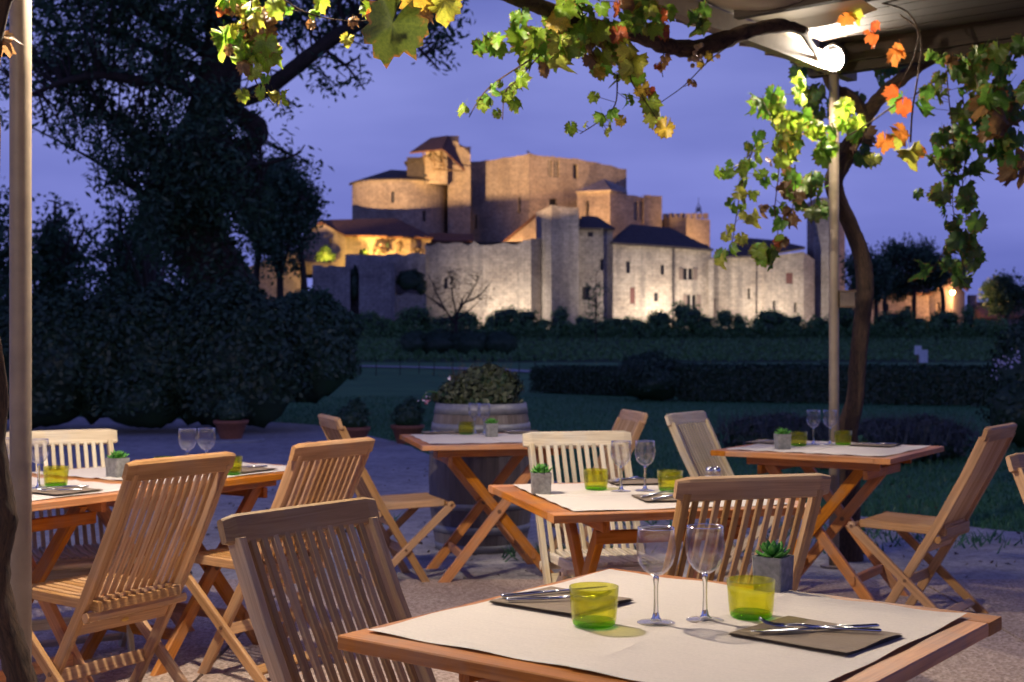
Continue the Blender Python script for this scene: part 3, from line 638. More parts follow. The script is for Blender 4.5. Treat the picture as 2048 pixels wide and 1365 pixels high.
def building(name, label, corners, tops, mat, windows=(), depth=8, cat='building', base=None, jit=0.0, roof_lid=True, step=2.0):
    """corners: [(px, Y)...] of the faces that show, left to right; tops: photo heights at each corner; windows: (face, px0, px1, py0, py1, kind)"""
    pts = [(X_(px, Y), Y) for px, Y in corners]; zb = min(terrain(Y) for _, Y in corners) - .5 if base is None else base
    zs = [Z_(t, Y) for t, (_, Y) in zip(tops, corners)]
    c = Vector((sum(p[0] for p in pts) / len(pts), sum(p[1] for p in pts) / len(pts), zb)); root = empty(name, c, 0, label, cat)
    mb = MB(); todo = []
    for i in range(len(pts) - 1):
        A, B = pts[i], pts[i + 1]; L = math.dist(A, B); hs = []
        for (f, p0, p1, y0, y1, k) in windows:
            if f != i: continue
            # photo column to distance along the face
            def along(px):
                r = (px - 1024) / F; dx, dy = B[0] - A[0], B[1] - A[1]; t = (r * A[1] - A[0]) / (dx - r * dy); return t * L, A[1] + t * dy
            (u0, Ya), (u1, Yb) = along(p0), along(p1); Ym = (Ya + Yb) / 2; hs.append((u0, u1, Z_(y1, Ym), Z_(y0, Ym), k))
        fr = wall_panel(mb, A, B, zb, (zs[i], zs[i + 1]), hs, jit, step=step, seed=len(name)); todo += [(fr, h) for h in hs]
    # sides and back
    back = [(pts[-1][0] + .06 * depth * (1 if pts[-1][0] > 0 else -1), pts[-1][1] + depth), (pts[0][0] + .06 * depth * (1 if pts[0][0] > 0 else -1), pts[0][1] + depth)]
    zt = [zs[-1], zs[0]]
    ring = [pts[-1], back[0], back[1], pts[0]]; rz = [zs[-1], zs[-1], zs[0], zs[0]]
    for (p, q, a, b) in zip(ring, ring[1:], rz, rz[1:]):
        wall_panel(mb, p, q, zb, (a, b), jit=jit, step=4)
    if roof_lid:
        vs = [(*p, z - .15) for p, z in zip(pts, zs)] + [(*back[0], zs[-1] - .15), (*back[1], zs[0] - .15)]; mb.add(vs, [tuple(range(len(vs)))])
    for i, v in enumerate(mb.v): mb.v[i] = tuple(Vector(v) - c)
    mb.build('wall', mat, root)
    for fr, h in todo: window(root, c, fr, h, h[4])
    return root, c
def roof(root, c, polys, mat, name='roof', thick=.25):
    mb = MB()
    for poly in polys:
        p = [Vector(q) - c for q in poly]; n = (p[1] - p[0]).cross(p[2] - p[0]).normalized()
        if n.z < 0: p.reverse(); n = -n
        k = len(p); mb.add(p + [q + n * thick for q in p], [tuple(range(k - 1, -1, -1)), tuple(range(k, 2 * k))] + [(i, (i + 1) % k, k + (i + 1) % k, k + i) for i in range(k)])
    return mb.build(name, mat, root)

r_, c_ = building('curtain_wall', 'long ruined grey curtain wall with a bright pool of light at its right foot', [(850, 150.5), (1035, 150), (1062, 149), (1082, 150.3)], [490, 486, 478, 480], M['stone'], [(0, 888, 895, 556, 578, 'plain')], depth=2.2, cat='wall', jit=.3, roof_lid=False, step=.7)
r_, c_ = building('square_tower', 'plain square grey tower between curtain wall and recessed wall', [(1072, 152), (1103, 148), (1157, 149.5)], [424, 412, 417], M['stone_grey'], depth=7, cat='tower', jit=.12, step=.8)
r_, c_ = building('lean_to_building', 'small gabled house end in orange light left of the square tower', [(1008, 159), (1072, 158)], [486, 486], M['stone_warm'], depth=5)
roof(r_, c_, [[P(1006, 488, 158.6), P(1074, 431, 157.8), P(1080, 431, 163), P(1012, 488, 163)]], M['tile'])
mb = MB(); q = [P(1009, 487, 158.9), P(1072, 486, 158), P(1072, 435, 158)]; mb.add([p - c_ for p in q], [(0, 1, 2)]); mb.build('gable', M['stone_warm'], r_)
r_, c_ = building('recessed_house', 'narrow shadowed house with a small hipped roof right of the square tower', [(1157, 152), (1226, 151.5)], [459, 459], M['stone_grey'],
    [(0, 1200, 1207, 519, 541, 'plain'), (0, 1164, 1179, 574, 600, 'plain'), (0, 1175, 1186, 464, 474, 'plain')], depth=8)
a, b, cc, dd = P(1154, 460, 151.3), P(1229, 461, 150.8), P(1224, 458, 160), P(1150, 458, 160); e1, e2 = P(1166, 436, 156), P(1192, 437, 155.5)
roof(r_, c_, [[a, b, e2, e1], [b, cc, e2], [a, e1, dd], [dd, e1, e2, cc]], M['slate'])
r_, c_ = building('long_house', 'pale long house with dark hipped roof, floodlit from below', [(1226, 150), (1346, 149.2), (1423, 150)], [488, 496, 502], M['stone'],
    [(0, 1252, 1260, 523, 547, 'plain'), (0, 1321, 1328, 530, 550, 'plain'), (0, 1260, 1270, 575, 608, 'red'), (0, 1308, 1316, 586, 603, 'plain'),
     (1, 1366, 1386, 537, 560, 'shutters'), (1, 1374, 1393, 590, 618, 'shutters')], depth=11)
a, b, cc, dd = P(1223, 489, 149.3), P(1426, 503, 149.2), P(1418, 500, 162), P(1222, 486, 162); e1, e2 = P(1262, 453, 155.5), P(1340, 460, 155)
roof(r_, c_, [[a, P(1346, 497, 148.4), b, e2, e1], [b, cc, e2], [dd, a, e1], [dd, e1, e2, cc]], M['slate'])
MB().tube([P(1346, 498, 148.9) - c_, P(1346, 654, 148.9) - c_], .09, 6).build('downpipe', M['pane'], r_)
r_, c_ = building('right_house', 'pale floodlit house with low hipped roof at the right end of the castle wall', [(1423, 150.6), (1450, 150.8), (1519, 149.6), (1607, 150), (1629, 151)], [515, 516, 514, 504, 520], M['stone'],
    [(0, 1424, 1430, 597, 636, 'red'), (1, 1495, 1500, 577, 599, 'plain'), (2, 1572, 1586, 546, 568, 'red'), (2, 1545, 1551, 602, 620, 'plain'), (2, 1588, 1594, 605, 626, 'plain')], depth=10)
a, b, cc, dd = P(1448, 517, 149.6), P(1610, 499, 149.2), P(1606, 497, 161), P(1447, 514, 161); e1, e2 = P(1494, 480, 155), P(1545, 484, 154.6)
roof(r_, c_, [[a, P(1519, 515, 148.9), b, e2, e1], [b, cc, e2], [dd, a, e1], [dd, e1, e2, cc]], M['slate'])
d_ = MB().box(P(1515, 503, 151.5) - c_, (.7, 1.6, .75)).build('dormer', M['pane'], r_)
for px in (1346 + 76, 1519): MB().box(P(px, 585, 149.5) - c_ , (.55, .5, 7.6)).build('buttress', M['stone'], r_)
r_, c_ = building('tall_tower', 'tall slender tower half hidden behind the right post', [(1628, 153), (1662, 151.6), (1690, 154)], [398, 396, 398], M['stone_grey'], depth=5, cat='tower', jit=.15, step=.8)
r_, c_ = building('crenellated_tower', 'small battlemented tower with a bell frame on top, lit orange on one face', [(1328, 171), (1373, 167), (1420, 170)], [434, 436, 440], M['stone_warm'], depth=6, cat='tower')
k_ = 0
for (p0, Ya), (p1, Yb) in (((1328, 171), (1373, 167)), ((1373, 167), (1420, 170))):
    for i in range(4):
        t = (i + .3) / 4; px = p0 + (p1 - p0) * t; Y = Ya + (Yb - Ya) * t; a_ = math.atan2(Yb - Ya, X_(p1, Yb) - X_(p0, Ya)); z_ = Z_(436, Y)
        MB().box(Vector((X_(px, Y), Y + .25, z_ + .25)) - c_, (.55, .45, .6 + .1 * (i % 2)), a_).build('merlon', M['stone_warm'], r_)
be = MB(); bp = P(1397, 432, 170.5) - c_
for dx, dy in ((-.35, -.35), (.35, -.35), (.35, .35), (-.35, .35)): be.tube([bp + Vector((dx, dy, 0)), bp + Vector((dx * .8, dy * .8, 1.0)), bp + Vector((0, 0, 1.6))], .04, 4)
be.tube([bp + Vector((0, 0, 1.5)), bp + Vector((0, 0, 2.4))], .04, 4); bo = be.build('bell_frame', M['black'], r_)
MB().lathe([(.03, 1.1), (.12, 1.08), (.17, .8), (.26, .55), (.24, .55)], 12, bp).build('bell', M['black'], bo)
r_, c_ = building('keep', 'largest square castle keep with broken wall tops', [(941, 178), (974, 176.5), (1058, 172), (1160, 176), (1253, 180)], [325, 322, 308, 320, 339], M['stone_warm'],
    [(1, 1036, 1041, 395, 427, 'plain'), (2, 1096, 1104, 321, 354, 'mullion'), (2, 1108, 1118, 322, 355, 'mullion'), (2, 1146, 1156, 329, 358, 'plain'), (2, 1099, 1114, 398, 412, 'plain'), (0, 948, 954, 430, 458, 'plain')], depth=14, cat='castle keep', roof_lid=False, jit=.12, step=1.2)
MB().tube([P(1056, 309, 173) - c_, P(1056, 301, 173) - c_], .06, 5).tube([P(1052, 304, 173) - c_, P(1060, 304, 173) - c_], .05, 5).build('antenna', M['black'], r_)
r_, c_ = building('upper_house', 'tall orange lit house with stone gable before the keep', [(1154, 169), (1220, 165), (1287, 168), (1288, 167.4), (1324, 169)], [386, 383, 396, 390, 393], M['stone_warm'],
    [(0, 1171, 1178, 403, 436, 'plain'), (1, 1268, 1276, 404, 441, 'mullion'), (1, 1279, 1286, 404, 441, 'mullion')], depth=9, jit=.08)
roof(r_, c_, [[P(1152, 387, 168.6), P(1222, 384, 164.6), P(1208, 362, 172)], [P(1222, 384, 164.6), P(1254, 390, 167), P(1250, 380, 175), P(1208, 362, 172)]], M['stone_warm'], 'gable_roof')
# round apse of the church
cx, cy, rr = X_(800, 176), 176, 6.4; zb_ = Z_(500, 172); zt_ = Z_(364, 172)
root = empty('church_apse', (cx, cy, zb_), 0, 'round church apse lit orange above a curved shadow line', 'church'); off = Vector((cx, cy, zb_))
mb = MB(); ring = [(cx + rr * math.cos(a), cy + rr * math.sin(a)) for a in np.linspace(math.pi, 2 * math.pi, 25)] + [(X_(945, 173), 173.2)]
for i, (A, B) in enumerate(zip(ring, ring[1:])):
    hs = []
    L = math.dist(A, B)
    if i == 11: hs = [(L * .3, L * .3 + .42, Z_(407, 170), Z_(384, 170), 'plain')]
    if i == 16: hs = [(L * .3, L * .3 + .5, Z_(443, 170.5), Z_(421, 170.5), 'plain')]
    fr = wall_panel(mb, A, B, zb_, (zt_, zt_) if i < 24 else (zt_, Z_(372, 173)), hs, 0, step=4)
    for h in hs: window(root, off, fr, h)
mb.v = [tuple(Vector(v) - off) for v in mb.v]; mb.build('wall', M['stone_warm'], root)
ap = P(782, 342, 177); rp = [Vector((cx + (rr + .4) * math.cos(a), cy + (rr + .4) * math.sin(a), zt_ - .05)) for a in np.linspace(math.pi, 2 * math.pi, 17)] + [P(912, 371, 174)]
ridge = P(850, 346, 178)
polys = [[rp[i], rp[i + 1], ap] for i in range(0, 12)] + [[rp[i], rp[i + 1], ridge] for i in range(12, 17)] + [[rp[12], ridge, ap]]
roof(root, off, polys, M['slate'], thick=.15)
# belfry wall and its sheltering roofs
r_, c_ = building('bell_gable', 'tall stepped bell gable wall with sagging timber roofs above the round apse', [(896, 172.6), (917, 172.4), (918, 172.4), (941, 172)], [272, 272, 294, 294], M['stone_warm'], depth=2.4, cat='belfry', base=Z_(500, 172))
roof(r_, c_, [[P(820, 308, 169), P(885, 301, 166), P(897, 274, 172), P(862, 279, 174)]], M['tile'], thick=.2)
roof(r_, c_, [[P(885, 301, 166), P(929, 344, 167), P(897, 274, 172)]], M['tile'], thick=.2)
MB().box(P(837, 321, 172.3) - c_, (3.7, 3.2, .2), M=Matrix.Rotation(R(-16), 3, 'Y')).build('small_roof', M['slate'], r_)
MB().box(P(838, 342, 172.5) - c_, (3.0, 2.6, 3.2)).build('attic_wall', M['slate'], r_)
MB().box(P(873, 336, 171.6) - c_, (2.9, 1.6, 4.4)).build('bell_chamber_wall', M['stone_warm'], r_)
for a, b in (((846, 304), (850, 330)), ((866, 303), (870, 334)), ((884, 303), (889, 340)), ((866, 318), (890, 330)), ((850, 310), (870, 326)), ((864, 338), (926, 343))):
    MB().tube([P(*a, 168.5) - c_, P(*b, 168.8) - c_], .11, 5).build('timber', M['beam'], r_)
# tiled hall lit yellow
r_, c_ = building('tiled_hall', 'long low hall with red tiled roof, its front glowing yellow', [(601, 161), (641, 159), (691, 156), (862, 157.5)], [479, 446, 472, 477], M['stone_warm'],
    [(1, 658, 663, 478, 492, 'plain'), (2, 770, 778, 482, 500, 'plain')], depth=9, base=Z_(545, 156), roof_lid=False)
a, b, cc, dd = P(689, 474, 155), P(866, 479, 156.6), P(858, 474, 168), P(636, 470, 168); e1, e2 = P(641, 444, 160.5), P(792, 441, 162)
roof(r_, c_, [[a, b, e2, e1], [b, cc, e2], [e1, e2, cc, dd]], M['tile'])
roof(r_, c_, [[P(597, 481, 160.8), P(642, 443, 158.6), P(690, 471, 155.4), P(692, 473, 157), P(642, 446, 161), P(598, 484, 163)]], M['tile'], 'gable_edge', .12)
r_, c_ = building('low_range', 'low orange lit range with thin tiled roof right of the hall', [(862, 160), (945, 162)], [483, 484], M['stone_warm'], depth=5, base=Z_(520, 158))
roof(r_, c_, [[P(860, 485, 159.4), P(948, 486, 161.3), P(946, 472, 166), P(858, 470, 166)]], M['tile'])
r_, c_ = building('terrace_wall', 'low grey wall below the hall, left of the curtain wall', [(690, 149.5), (852, 150)], [512, 508], M['stone_grey'], depth=1.5, cat='wall', jit=.2, roof_lid=False, step=.8)
r_, c_ = building('ruined_block', 'square ruined block, leftmost of the low castle walls', [(625, 146.5), (700, 146)], [531, 535], M['stone_grey'], depth=3, cat='wall', jit=.15, step=.7)
r_, c_ = building('ruined_block', 'ruined low block beside the dark gap, second from the left', [(718, 146), (790, 146.3)], [532, 526], M['stone_grey'], depth=3, cat='wall', jit=.2, step=.7)
r_, c_ = building('ruined_block', 'lowest ruined wall stretch under the dark hanging shrub', [(788, 147.2), (853, 148)], [588, 590], M['stone'], depth=2, cat='wall', jit=.2, step=.7)
r_, c_ = building('outer_wall', 'brownish wall glimpsed between slim trunks left of the castle', [(470, 160), (603, 158)], [545, 498], M['stone_warm'], depth=2, cat='wall', jit=.3, roof_lid=False, step=1)
bush('hanging_shrub', [(tuple(P(820, 562, 147.5)), (1.75, .9, 1.3)), (tuple(P(842, 575, 147.6)), (.7, .8, 1.0))], 900, .3, M['leaf_hedge'], 'dark shrub hanging over the lowest ruined wall', 'shrub')
bush('ivy_patch', [(tuple(P(709, 570, 146.9)), (.62, .8, 2.1))], 500, .3, M['leaf_hedge'], 'dark ivy added to darken the narrow gap between two ruined blocks', 'ivy')  # foliage added so that the gap between the blocks reads dark
bush('rampart_bushes', [((X_(px, 140), 140, terrain(140) + .5), (w, .9, h)) for px, w, h in ((745, 1.0, 1.6), (770, .8, .9), (800, .9, .9), (650, 1.5, .9), (700, 1.0, .8))], 1500, .28, M['leaf_mid'], 'bushes at the foot of the ruined low walls', 'bushes')
for (px, py, w, h, lab) in ((650, 510, 1.25, 1.25, 'round bush glowing yellow in front of the hall gable'), (726, 512, .9, 1.0, 'small bush glowing yellow by the hall front')):
    bush('floodlit_bush', [(tuple(P(px + dx, py + dy, 153.6)), (w * .55, .7, h * hh)) for dx, dy, hh in ((-9, 5, .5), (0, 0, .85), (9, 6, .5), (4, 9, .5), (-5, 10, .4))], 520, .34, M['leaf_lit'], lab, 'bush', core=.5)
bush('climbing_plants', [(tuple(P(px, py, 155.2)), (w, .3, h)) for px, py, w, h in ((760, 506, .9, .9), (800, 500, .5, 1.2), (835, 505, .9, .7), (775, 490, .3, 1.0))], 420, .3, M['leaf_brown'], 'thin climbing plants on the yellow lit hall front', 'climber', core=.3)

# ---------------- far houses at the right
r_, c_ = building('far_house', 'pale pinkish far house behind the pines with a lit street lamp on its corner', [(1700, 158), (1858, 156), (1905, 152.5), (1930, 156)], [592, 588, 560, 585], M['stone_far'],
    [(0, 1810, 1822, 612, 630, 'plain'), (0, 1768, 1778, 608, 622, 'plain'), (1, 1872, 1880, 606, 622, 'plain')], depth=8)
roof(r_, c_, [[P(1695, 594, 157), P(1862, 590, 155), P(1862, 570, 164), P(1700, 572, 164)], [P(1855, 592, 155), P(1905, 558, 151.5), P(1912, 556, 162), P(1860, 586, 163)], [P(1905, 558, 151.5), P(1934, 584, 155), P(1936, 580, 163), P(1912, 556, 162)]], M['tile'])
r_, c_ = building('far_cottage', 'low far cottage with red tiled roof and chimney at the right', [(1925, 160), (1965, 157), (2048, 161), (2120, 164)], [634, 638, 632, 630], M['stone_far'], [(1, 1975, 1983, 640, 650, 'plain')], depth=7)
roof(r_, c_, [[P(1922, 636, 159), P(1965, 640, 156), P(2124, 632, 163), P(2100, 612, 167), P(1945, 608, 162)]], M['tile'])
MB().box(P(1944, 606, 161) - c_, (.9, .9, 1.9)).build('chimney', M['stone_far'], r_)

# ---------------- lamps of the castle
def emitter(name, col, strength):
    m = bpy.data.materials.new(name); m.use_nodes = True; nt = m.node_tree; nt.nodes.clear()
    e_ = nt.nodes.new('ShaderNodeEmission'); e_.inputs[0].default_value = (*col, 1); e_.inputs[1].default_value = strength
    o = nt.nodes.new('ShaderNodeOutputMaterial'); nt.links.new(e_.outputs[0], o.inputs[0]); return m
glow_w = emitter('floodlight glass warm', (1, .8, .6), 30); glow_o = emitter('floodlight glass sodium', (1, .5, .12), 30)
def flood(loc, target, power, col, size, label, glow, blend=.5):
    loc = Vector(loc); d = Vector(target) - loc; rz = math.atan2(d.y, d.x) - math.pi / 2; el = math.atan2(d.z, math.hypot(d.x, d.y))
    root = empty('floodlight', loc, rz, label, 'floodlight'); T = Matrix.Rotation(el, 3, 'X')
    MB().box((0, -.12, 0), (.42, .2, .3), M=T).build('housing', M['black'], root)
    MB().box(T @ Vector((0, 0.005, 0)), (.36, .02, .24), M=T).build('lens', glow, root)
    MB().tube([(-.24, -.1, 0), (-.24, -.1, -.3), (.24, -.1, -.3), (.24, -.1, 0)], .02, 5).build('bracket', M['black'], root)
    MB().tube([(0, -.1, -.3), (0, -.1, -1.2)], .03, 5).build('stake', M['black'], root)
    l = bpy.data.lights.new('floodlight', 'SPOT'); l.energy = power; l.color = col; l.spot_size = R(size); l.spot_blend = blend; l.shadow_soft_size = .008 if power > 1e5 else .15
    lo = link(bpy.data.objects.new('floodlight_beam', l)); lo.location = loc + d.normalized() * .05 if power > 1e5 else loc + d.normalized() * .15; lo.rotation_euler = d.to_track_quat('-Z', 'Y').to_euler()
WARM = (1, .82, .64); SOD = (1, .56, .24)
gz = terrain(141)
flood((X_(1000, 144), 144, terrain(144) + .6), P(1010, 600, 150), 5400, WARM, 130, 'floodlight on the ground below the curtain wall', glow_w, .8)
flood((X_(1300, 144), 144, terrain(144) + .6), P(1290, 585, 150), 5400, WARM, 140, 'floodlight on the ground below the left half of the long house', glow_w, .8)
flood((X_(1390, 144), 144, terrain(144) + .6), P(1390, 585, 150), 2600, WARM, 140, 'floodlight on the ground below the shuttered windows', glow_w, .8)
flood((X_(1560, 144), 144, terrain(144) + .6), P(1550, 585, 150), 4600, WARM, 140, 'floodlight on the ground below the right house', glow_w, .8)
S3 = Vector((-34, 104, 2.4)); flood(S3, (-1, 174, 25), 430000, (1, .61, .29), 80, 'large floodlight with an added light-cutting plate in the field before the castle', glow_o, .2)
r = [o for o in bpy.data.objects if o.get('label', '').startswith('large floodlight')][0]; fd = Vector((33, 70, 0)).normalized(); sd = Vector((-fd.y, fd.x, 0)); up_ = Vector((0, 0, 1)); zc3 = math.tan(R(13.6)) * .9
for ob in kids(r):
    if ob.name.startswith('stake'): ob.scale = (1, 1, 1.4)
mb = MB(); loc3 = Matrix.Rotation(-r.rotation_euler.z, 3, 'Z'); q3 = [loc3 @ (fd * .25 + sd * 1.2 - up_ * .12), loc3 @ (fd * .25 - sd * 1.2 - up_ * .12), loc3 @ (fd * .9 - sd * 1.2 + up_ * zc3), loc3 @ (fd * .9 + sd * 1.2 + up_ * zc3)]
mb.add([p for p in q3] + [p - Vector((0, 0, .02)) for p in q3], [(0, 1, 2, 3), (7, 6, 5, 4), (0, 4, 5, 1), (1, 5, 6, 2), (2, 6, 7, 3), (3, 7, 4, 0)]); mb.build('shutter_plate', M['black'], r)  # unseen plate added to cut the low beam and shape the apse shadow line
flood((X_(745, 152.2), 152.2, Z_(524, 152.2)), P(770, 480, 157), 9000, (1, .55, .14), 125, 'floodlight behind the terrace wall aimed at the hall', glow_o, .7)
flood((X_(658, 150.2), 150.2, Z_(524, 150.2)), P(650, 490, 158), 4200, (1, .60, .12), 120, 'floodlight beneath the yellow glowing round bush', glow_o, .7)
flood((X_(1110, 158), 158, Z_(455, 158)), P(1210, 395, 168), 9000, SOD, 120, 'floodlight on the rampart lighting the gabled upper house', glow_o, .6)
flood((X_(1412, 163), 163, Z_(492, 163)), P(1398, 450, 168), 2600, SOD, 110, 'floodlight beside the battlemented tower', glow_o, .6)
flood((X_(1020, 155), 155, Z_(505, 155)), P(1045, 465, 158), 2000, SOD, 120, 'floodlight under the small gabled house end', glow_o, .6)
flood((X_(850, 166), 166.5, Z_(352, 166.5)), P(872, 320, 172), 800, (1, .55, .12), 120, 'small floodlight inside the belfry', glow_o, .6)
# street lamp on the far house corner
r = empty('wall_lamp', P(1905, 585, 151.8), 0, 'bright orange lamp on the corner of the far house', 'lamp')
MB().tube([(0, .9, .3), (0, 0, .3), (0, -.1, .12)], .04, 6).build('bracket', M['black'], r)
MB().lathe([(.01, .16), (.2, .14), (.26, 0), (.16, -.22), (.01, -.28)], 12).build('lamp_glass', emitter('sodium street lamp', (1, .48, .12), 220), r, True)
l = bpy.data.lights.new('street_light', 'POINT'); l.energy = 2200; l.color = (1, .5, .2); l.shadow_soft_size = .3; lo = link(bpy.data.objects.new('street_light', l)); lo.location = P(1903, 590, 151.0)
M['board'] = wood('dark roof boards', (.018, .012, .008), (.034, .022, .014), (.055, .036, .023), .85, False)
# ================================================================ THE PERGOLA
def lantern(loc, power, label, arm, hood=None):
    root = empty('globe_lamp', loc, 0, label, 'lamp'); r = .046
    prof = [(.004, -r)] + [(r * math.sin(t), -r * math.cos(t)) for t in np.linspace(.35, math.pi - .5, 8)]
    MB().lathe(prof, 18).build('globe', emitter('lamp globe', (1, .86, .70), power / (4 * math.pi ** 2 * r * r)), root, True)
    MB().lathe([(.02, r + .035), (.035, r + .03), (.035, r - .012), (.02, r - .015)], 14, cap=True).build('lamp_holder', M['black'], root)
    if hood:
        q = Vector((0, 0, -1)).rotation_difference(Vector(hood).normalized()); hr = r + .028; mb = MB()
        mb.lathe([(hr * math.sin(t), hr * math.cos(t)) for t in np.linspace(.02, math.pi / 2 + .18, 9)] + [((hr + .004) * math.sin(t), (hr + .004) * math.cos(t)) for t in np.linspace(math.pi / 2 + .18, .02, 9)], 20)
        mb.v = [tuple(q @ Vector(v)) for v in mb.v]; mb.build('hood', M['black'], root, True)  # hood added to keep the globe's light off the right roof beam
    MB().tube([(0, 0, r + .03), (0, 0, r + .06), Vector(arm) + Vector((0, 0, r + .06))], .009, 6).build('arm', M['black'], root)
def pole(loc, h, r, label):
    root = empty('pergola_post', loc, 0, label, 'post')
    MB().tube([(0, 0, 0), (0, 0, h / 3), (0, 0, h * 2 / 3), (0, 0, h)], r, 20).build('tube', M['paint'], root, True)
    MB().lathe([(r + .05, 0), (r + .05, .012), (r + .004, .014)], 16, cap=True).build('base_plate', M['paint'], root)
PR = Vector((1.872, 7.6, 0)); PL = Vector((-1.353, 3.6, 0))
vdir = (PL - PR).normalized(); udir = Vector((-vdir.y, vdir.x, 0));  udir = udir if udir.x > 0 else -udir
pole((PR.x, PR.y, -.018), 3.0, .029, 'cream steel post at the right, under the lit globe lamp')
pole((PL.x, PL.y, 0), 3.0, .029, 'cream steel post at the left edge, in front of the left tables')
pole((PL + (PL - PR)), 3.0, .029, 'cream steel post behind the viewer at the left')
LP1 = Vector((X_(1668, 7.40), 7.40, 2.90))
lantern(LP1, 165, 'brightly lit globe lamp at the top of the right post', (.0, .16, 0), (-.75, -.62, -.35))
lantern(Vector((-1.0, 3.85, 2.76)), 345, 'lit globe lamp hanging above the left post arm', (-.33, -.23, 0))
lantern(Vector((-2.6, .6, 2.5)), 75, 'unseen globe lamp added as fill left of the viewer, outside the view', (-.2, -.2, .1))  # added fill lamp for the near side of the nearest table
# roof frame and canvas
zc = 2.895
def beamline(root, name, a, b, w, h, mat):
    a, b = Vector(a), Vector(b); d = (b - a); ang = math.atan2(d.y, d.x); mb = MB(); mb.box((a + b) / 2, (d.length, w, h), ang); return mb.build(name, mat, root)
root = empty('pergola_roof', (PR.x, PR.y, 0), 0, 'timber framed pergola roof with pale canvas above the right post', 'canopy'); O = Vector((PR.x, PR.y, 0))
M['canvas'] = simple('pale canvas', (.52, .44, .30), .85, 0, .12, 3, .3)
LV, LU = 10.2, 4.6
beamline(root, 'edge_beam', vdir * -.25 + Vector((0, 0, zc)), vdir * LV + Vector((0, 0, zc)), .06, .10, M['paint'])
beamline(root, 'edge_beam', udir * -.15 + Vector((0, 0, zc + .005)), udir * LU + Vector((0, 0, zc + .005)), .07, .11, M['board'])
beamline(root, 'fascia', udir * -.1 + vdir * .06 + Vector((0, 0, zc + .10)), udir * LU + vdir * .06 + Vector((0, 0, zc + .10)), .03, .20, M['board'])
for i in (2, 5, 8):
    a = vdir * (i * .62); beamline(root, 'rafter', a + udir * .05 + Vector((0, 0, zc + .06)), a + udir * LU + Vector((0, 0, zc + .06)), .05, .07, M['board'])
bd = MB().bar([udir * .02, udir * LU], .02, .148, (0, 0, 1), .003).build('board', M['board'], root); k = 0
for i in range(66):
    o = bd if i == 0 else link(bd.copy()); o.location = vdir * (.02 + i * .153) + Vector((0, 0, zc + .115 + random.uniform(-.003, .003)))
mb = MB(); nu, nv = 10, 40; vs = []
for i in range(nu + 1):
    for j in range(nv + 1):
        u = .62 * i / nu - .03; v = .75 + 6 * j / nv; p = udir * u + vdir * v + Vector((0, 0, zc + .09 - .05 * math.sin(math.pi * i / nu) * (1 + .4 * math.sin(v * 5)) + .006 * math.sin(v * 31))); vs.append(p)
mb.add(vs, [(i * (nv + 1) + j, i * (nv + 1) + j + 1, (i + 1) * (nv + 1) + j + 1, (i + 1) * (nv + 1) + j) for i in range(nu) for j in range(nv)])
mb.build('canvas', M['canvas'], root, True)
mb = MB(); vs = []                     # hanging valance along the post line
for j in range(121):
    v = -.1 + 5.6 * j / 120; w = .018 * math.sin(v * 21) + .01 * math.sin(v * 47)
    for z in (.22, .12, .02, -.045): vs.append(vdir * v - udir * (.05 + w * (1.2 if z < .1 else .5)) + Vector((0, 0, zc + z)))
mb.add(vs, [(4 * j + k, 4 * j + 4 + k, 4 * j + 5 + k, 4 * j + 1 + k) for j in range(120) for k in range(3)]); mb.build('valance', M['canvas'], root, True)
# small cream box on the right post
r = empty('nesting_box', (PR.x + .068, PR.y - .01, 0), 0, 'small cream slatted box fixed beside the right post', 'box')
z0 = Z_(612, 7.6)
for i in range(4): MB().box((-.03 + i * .0205, 0, z0 + .038), (.0195, .06, .078 + .002 * (i % 2))).build('board', M['paint'], r)
MB().box((0, 0, z0 + .083), (.10, .075, .01)).build('lid', M['beam'], r); MB().box((0, 0, z0 - .006), (.092, .066, .01)).build('floor', M['beam'], r)

# ================================================================ GRAPEVINES
def grape_leaf(seed):
    rd = random.Random(seed); mb = MB(); n = 30; ring = []; mid = []
    lob = [(90, .94, 24), (35, .86, 22), (145, .86, 22), (-25, .76, 26), (205, .76, 26)]
    k1, k2 = rd.uniform(-.7, 1.3), rd.uniform(-.6, 1.3); tw = rd.uniform(-.8, .8)
    def zz(x, y): return -(k1 * x * x + k2 * y * y) * .9 + tw * x * y + .09 * math.sin(9 * x + seed) * math.cos(8 * y)
    for i in range(n):
        a = -82 + 344 * i / (n - 1); r = .80
        for (c, h, w) in lob: r = max(r, h * (1 - min(1, abs(a - c) / (w * 2.6)) ** 1.25) + .14)
        r *= (1.0 if i % 2 else .84) * rd.uniform(.95, 1.05); r = min(r, 1.02) * .55
        t = math.radians(a); x, y = r * math.cos(t), r * math.sin(t); ring.append((x, y, zz(x, y))); mid.append((x * .5, y * .5, zz(x * .5, y * .5)))
    vs = [(0, 0, 0)] + mid + ring; fs = []; uv = []
    def vein(i):
        a = -82 + 344 * i / (n - 1); return min(abs(a - c) for c, _, _ in lob) / 40
    for i in range(n - 1):
        fs.append((0, 1 + i, 2 + i)); uv.append([(0, 0), (.5, vein(i)), (.5, vein(i + 1))])
        fs.append((1 + i, 1 + n + i, 2 + n + i, 2 + i)); uv.append([(.5, vein(i)), (1, vein(i)), (1, vein(i + 1)), (.5, vein(i + 1))])
    # short stalk
    b = len(vs); vs += [(-.008, -.01, 0), (.008, -.01, 0), (.006, -.42, .12), (-.006, -.42, .12)]; fs.append((b, b + 1, b + 2, b + 3)); uv.append([(0, 1)] * 4)
    mb.add(vs, fs, uv); return mb
leafmeshes = []
for k in range(6):
    o = grape_leaf(k).build('leaf', M['vine_leaf'], None, True); leafmeshes.append(o.data); bpy.data.objects.remove(o)
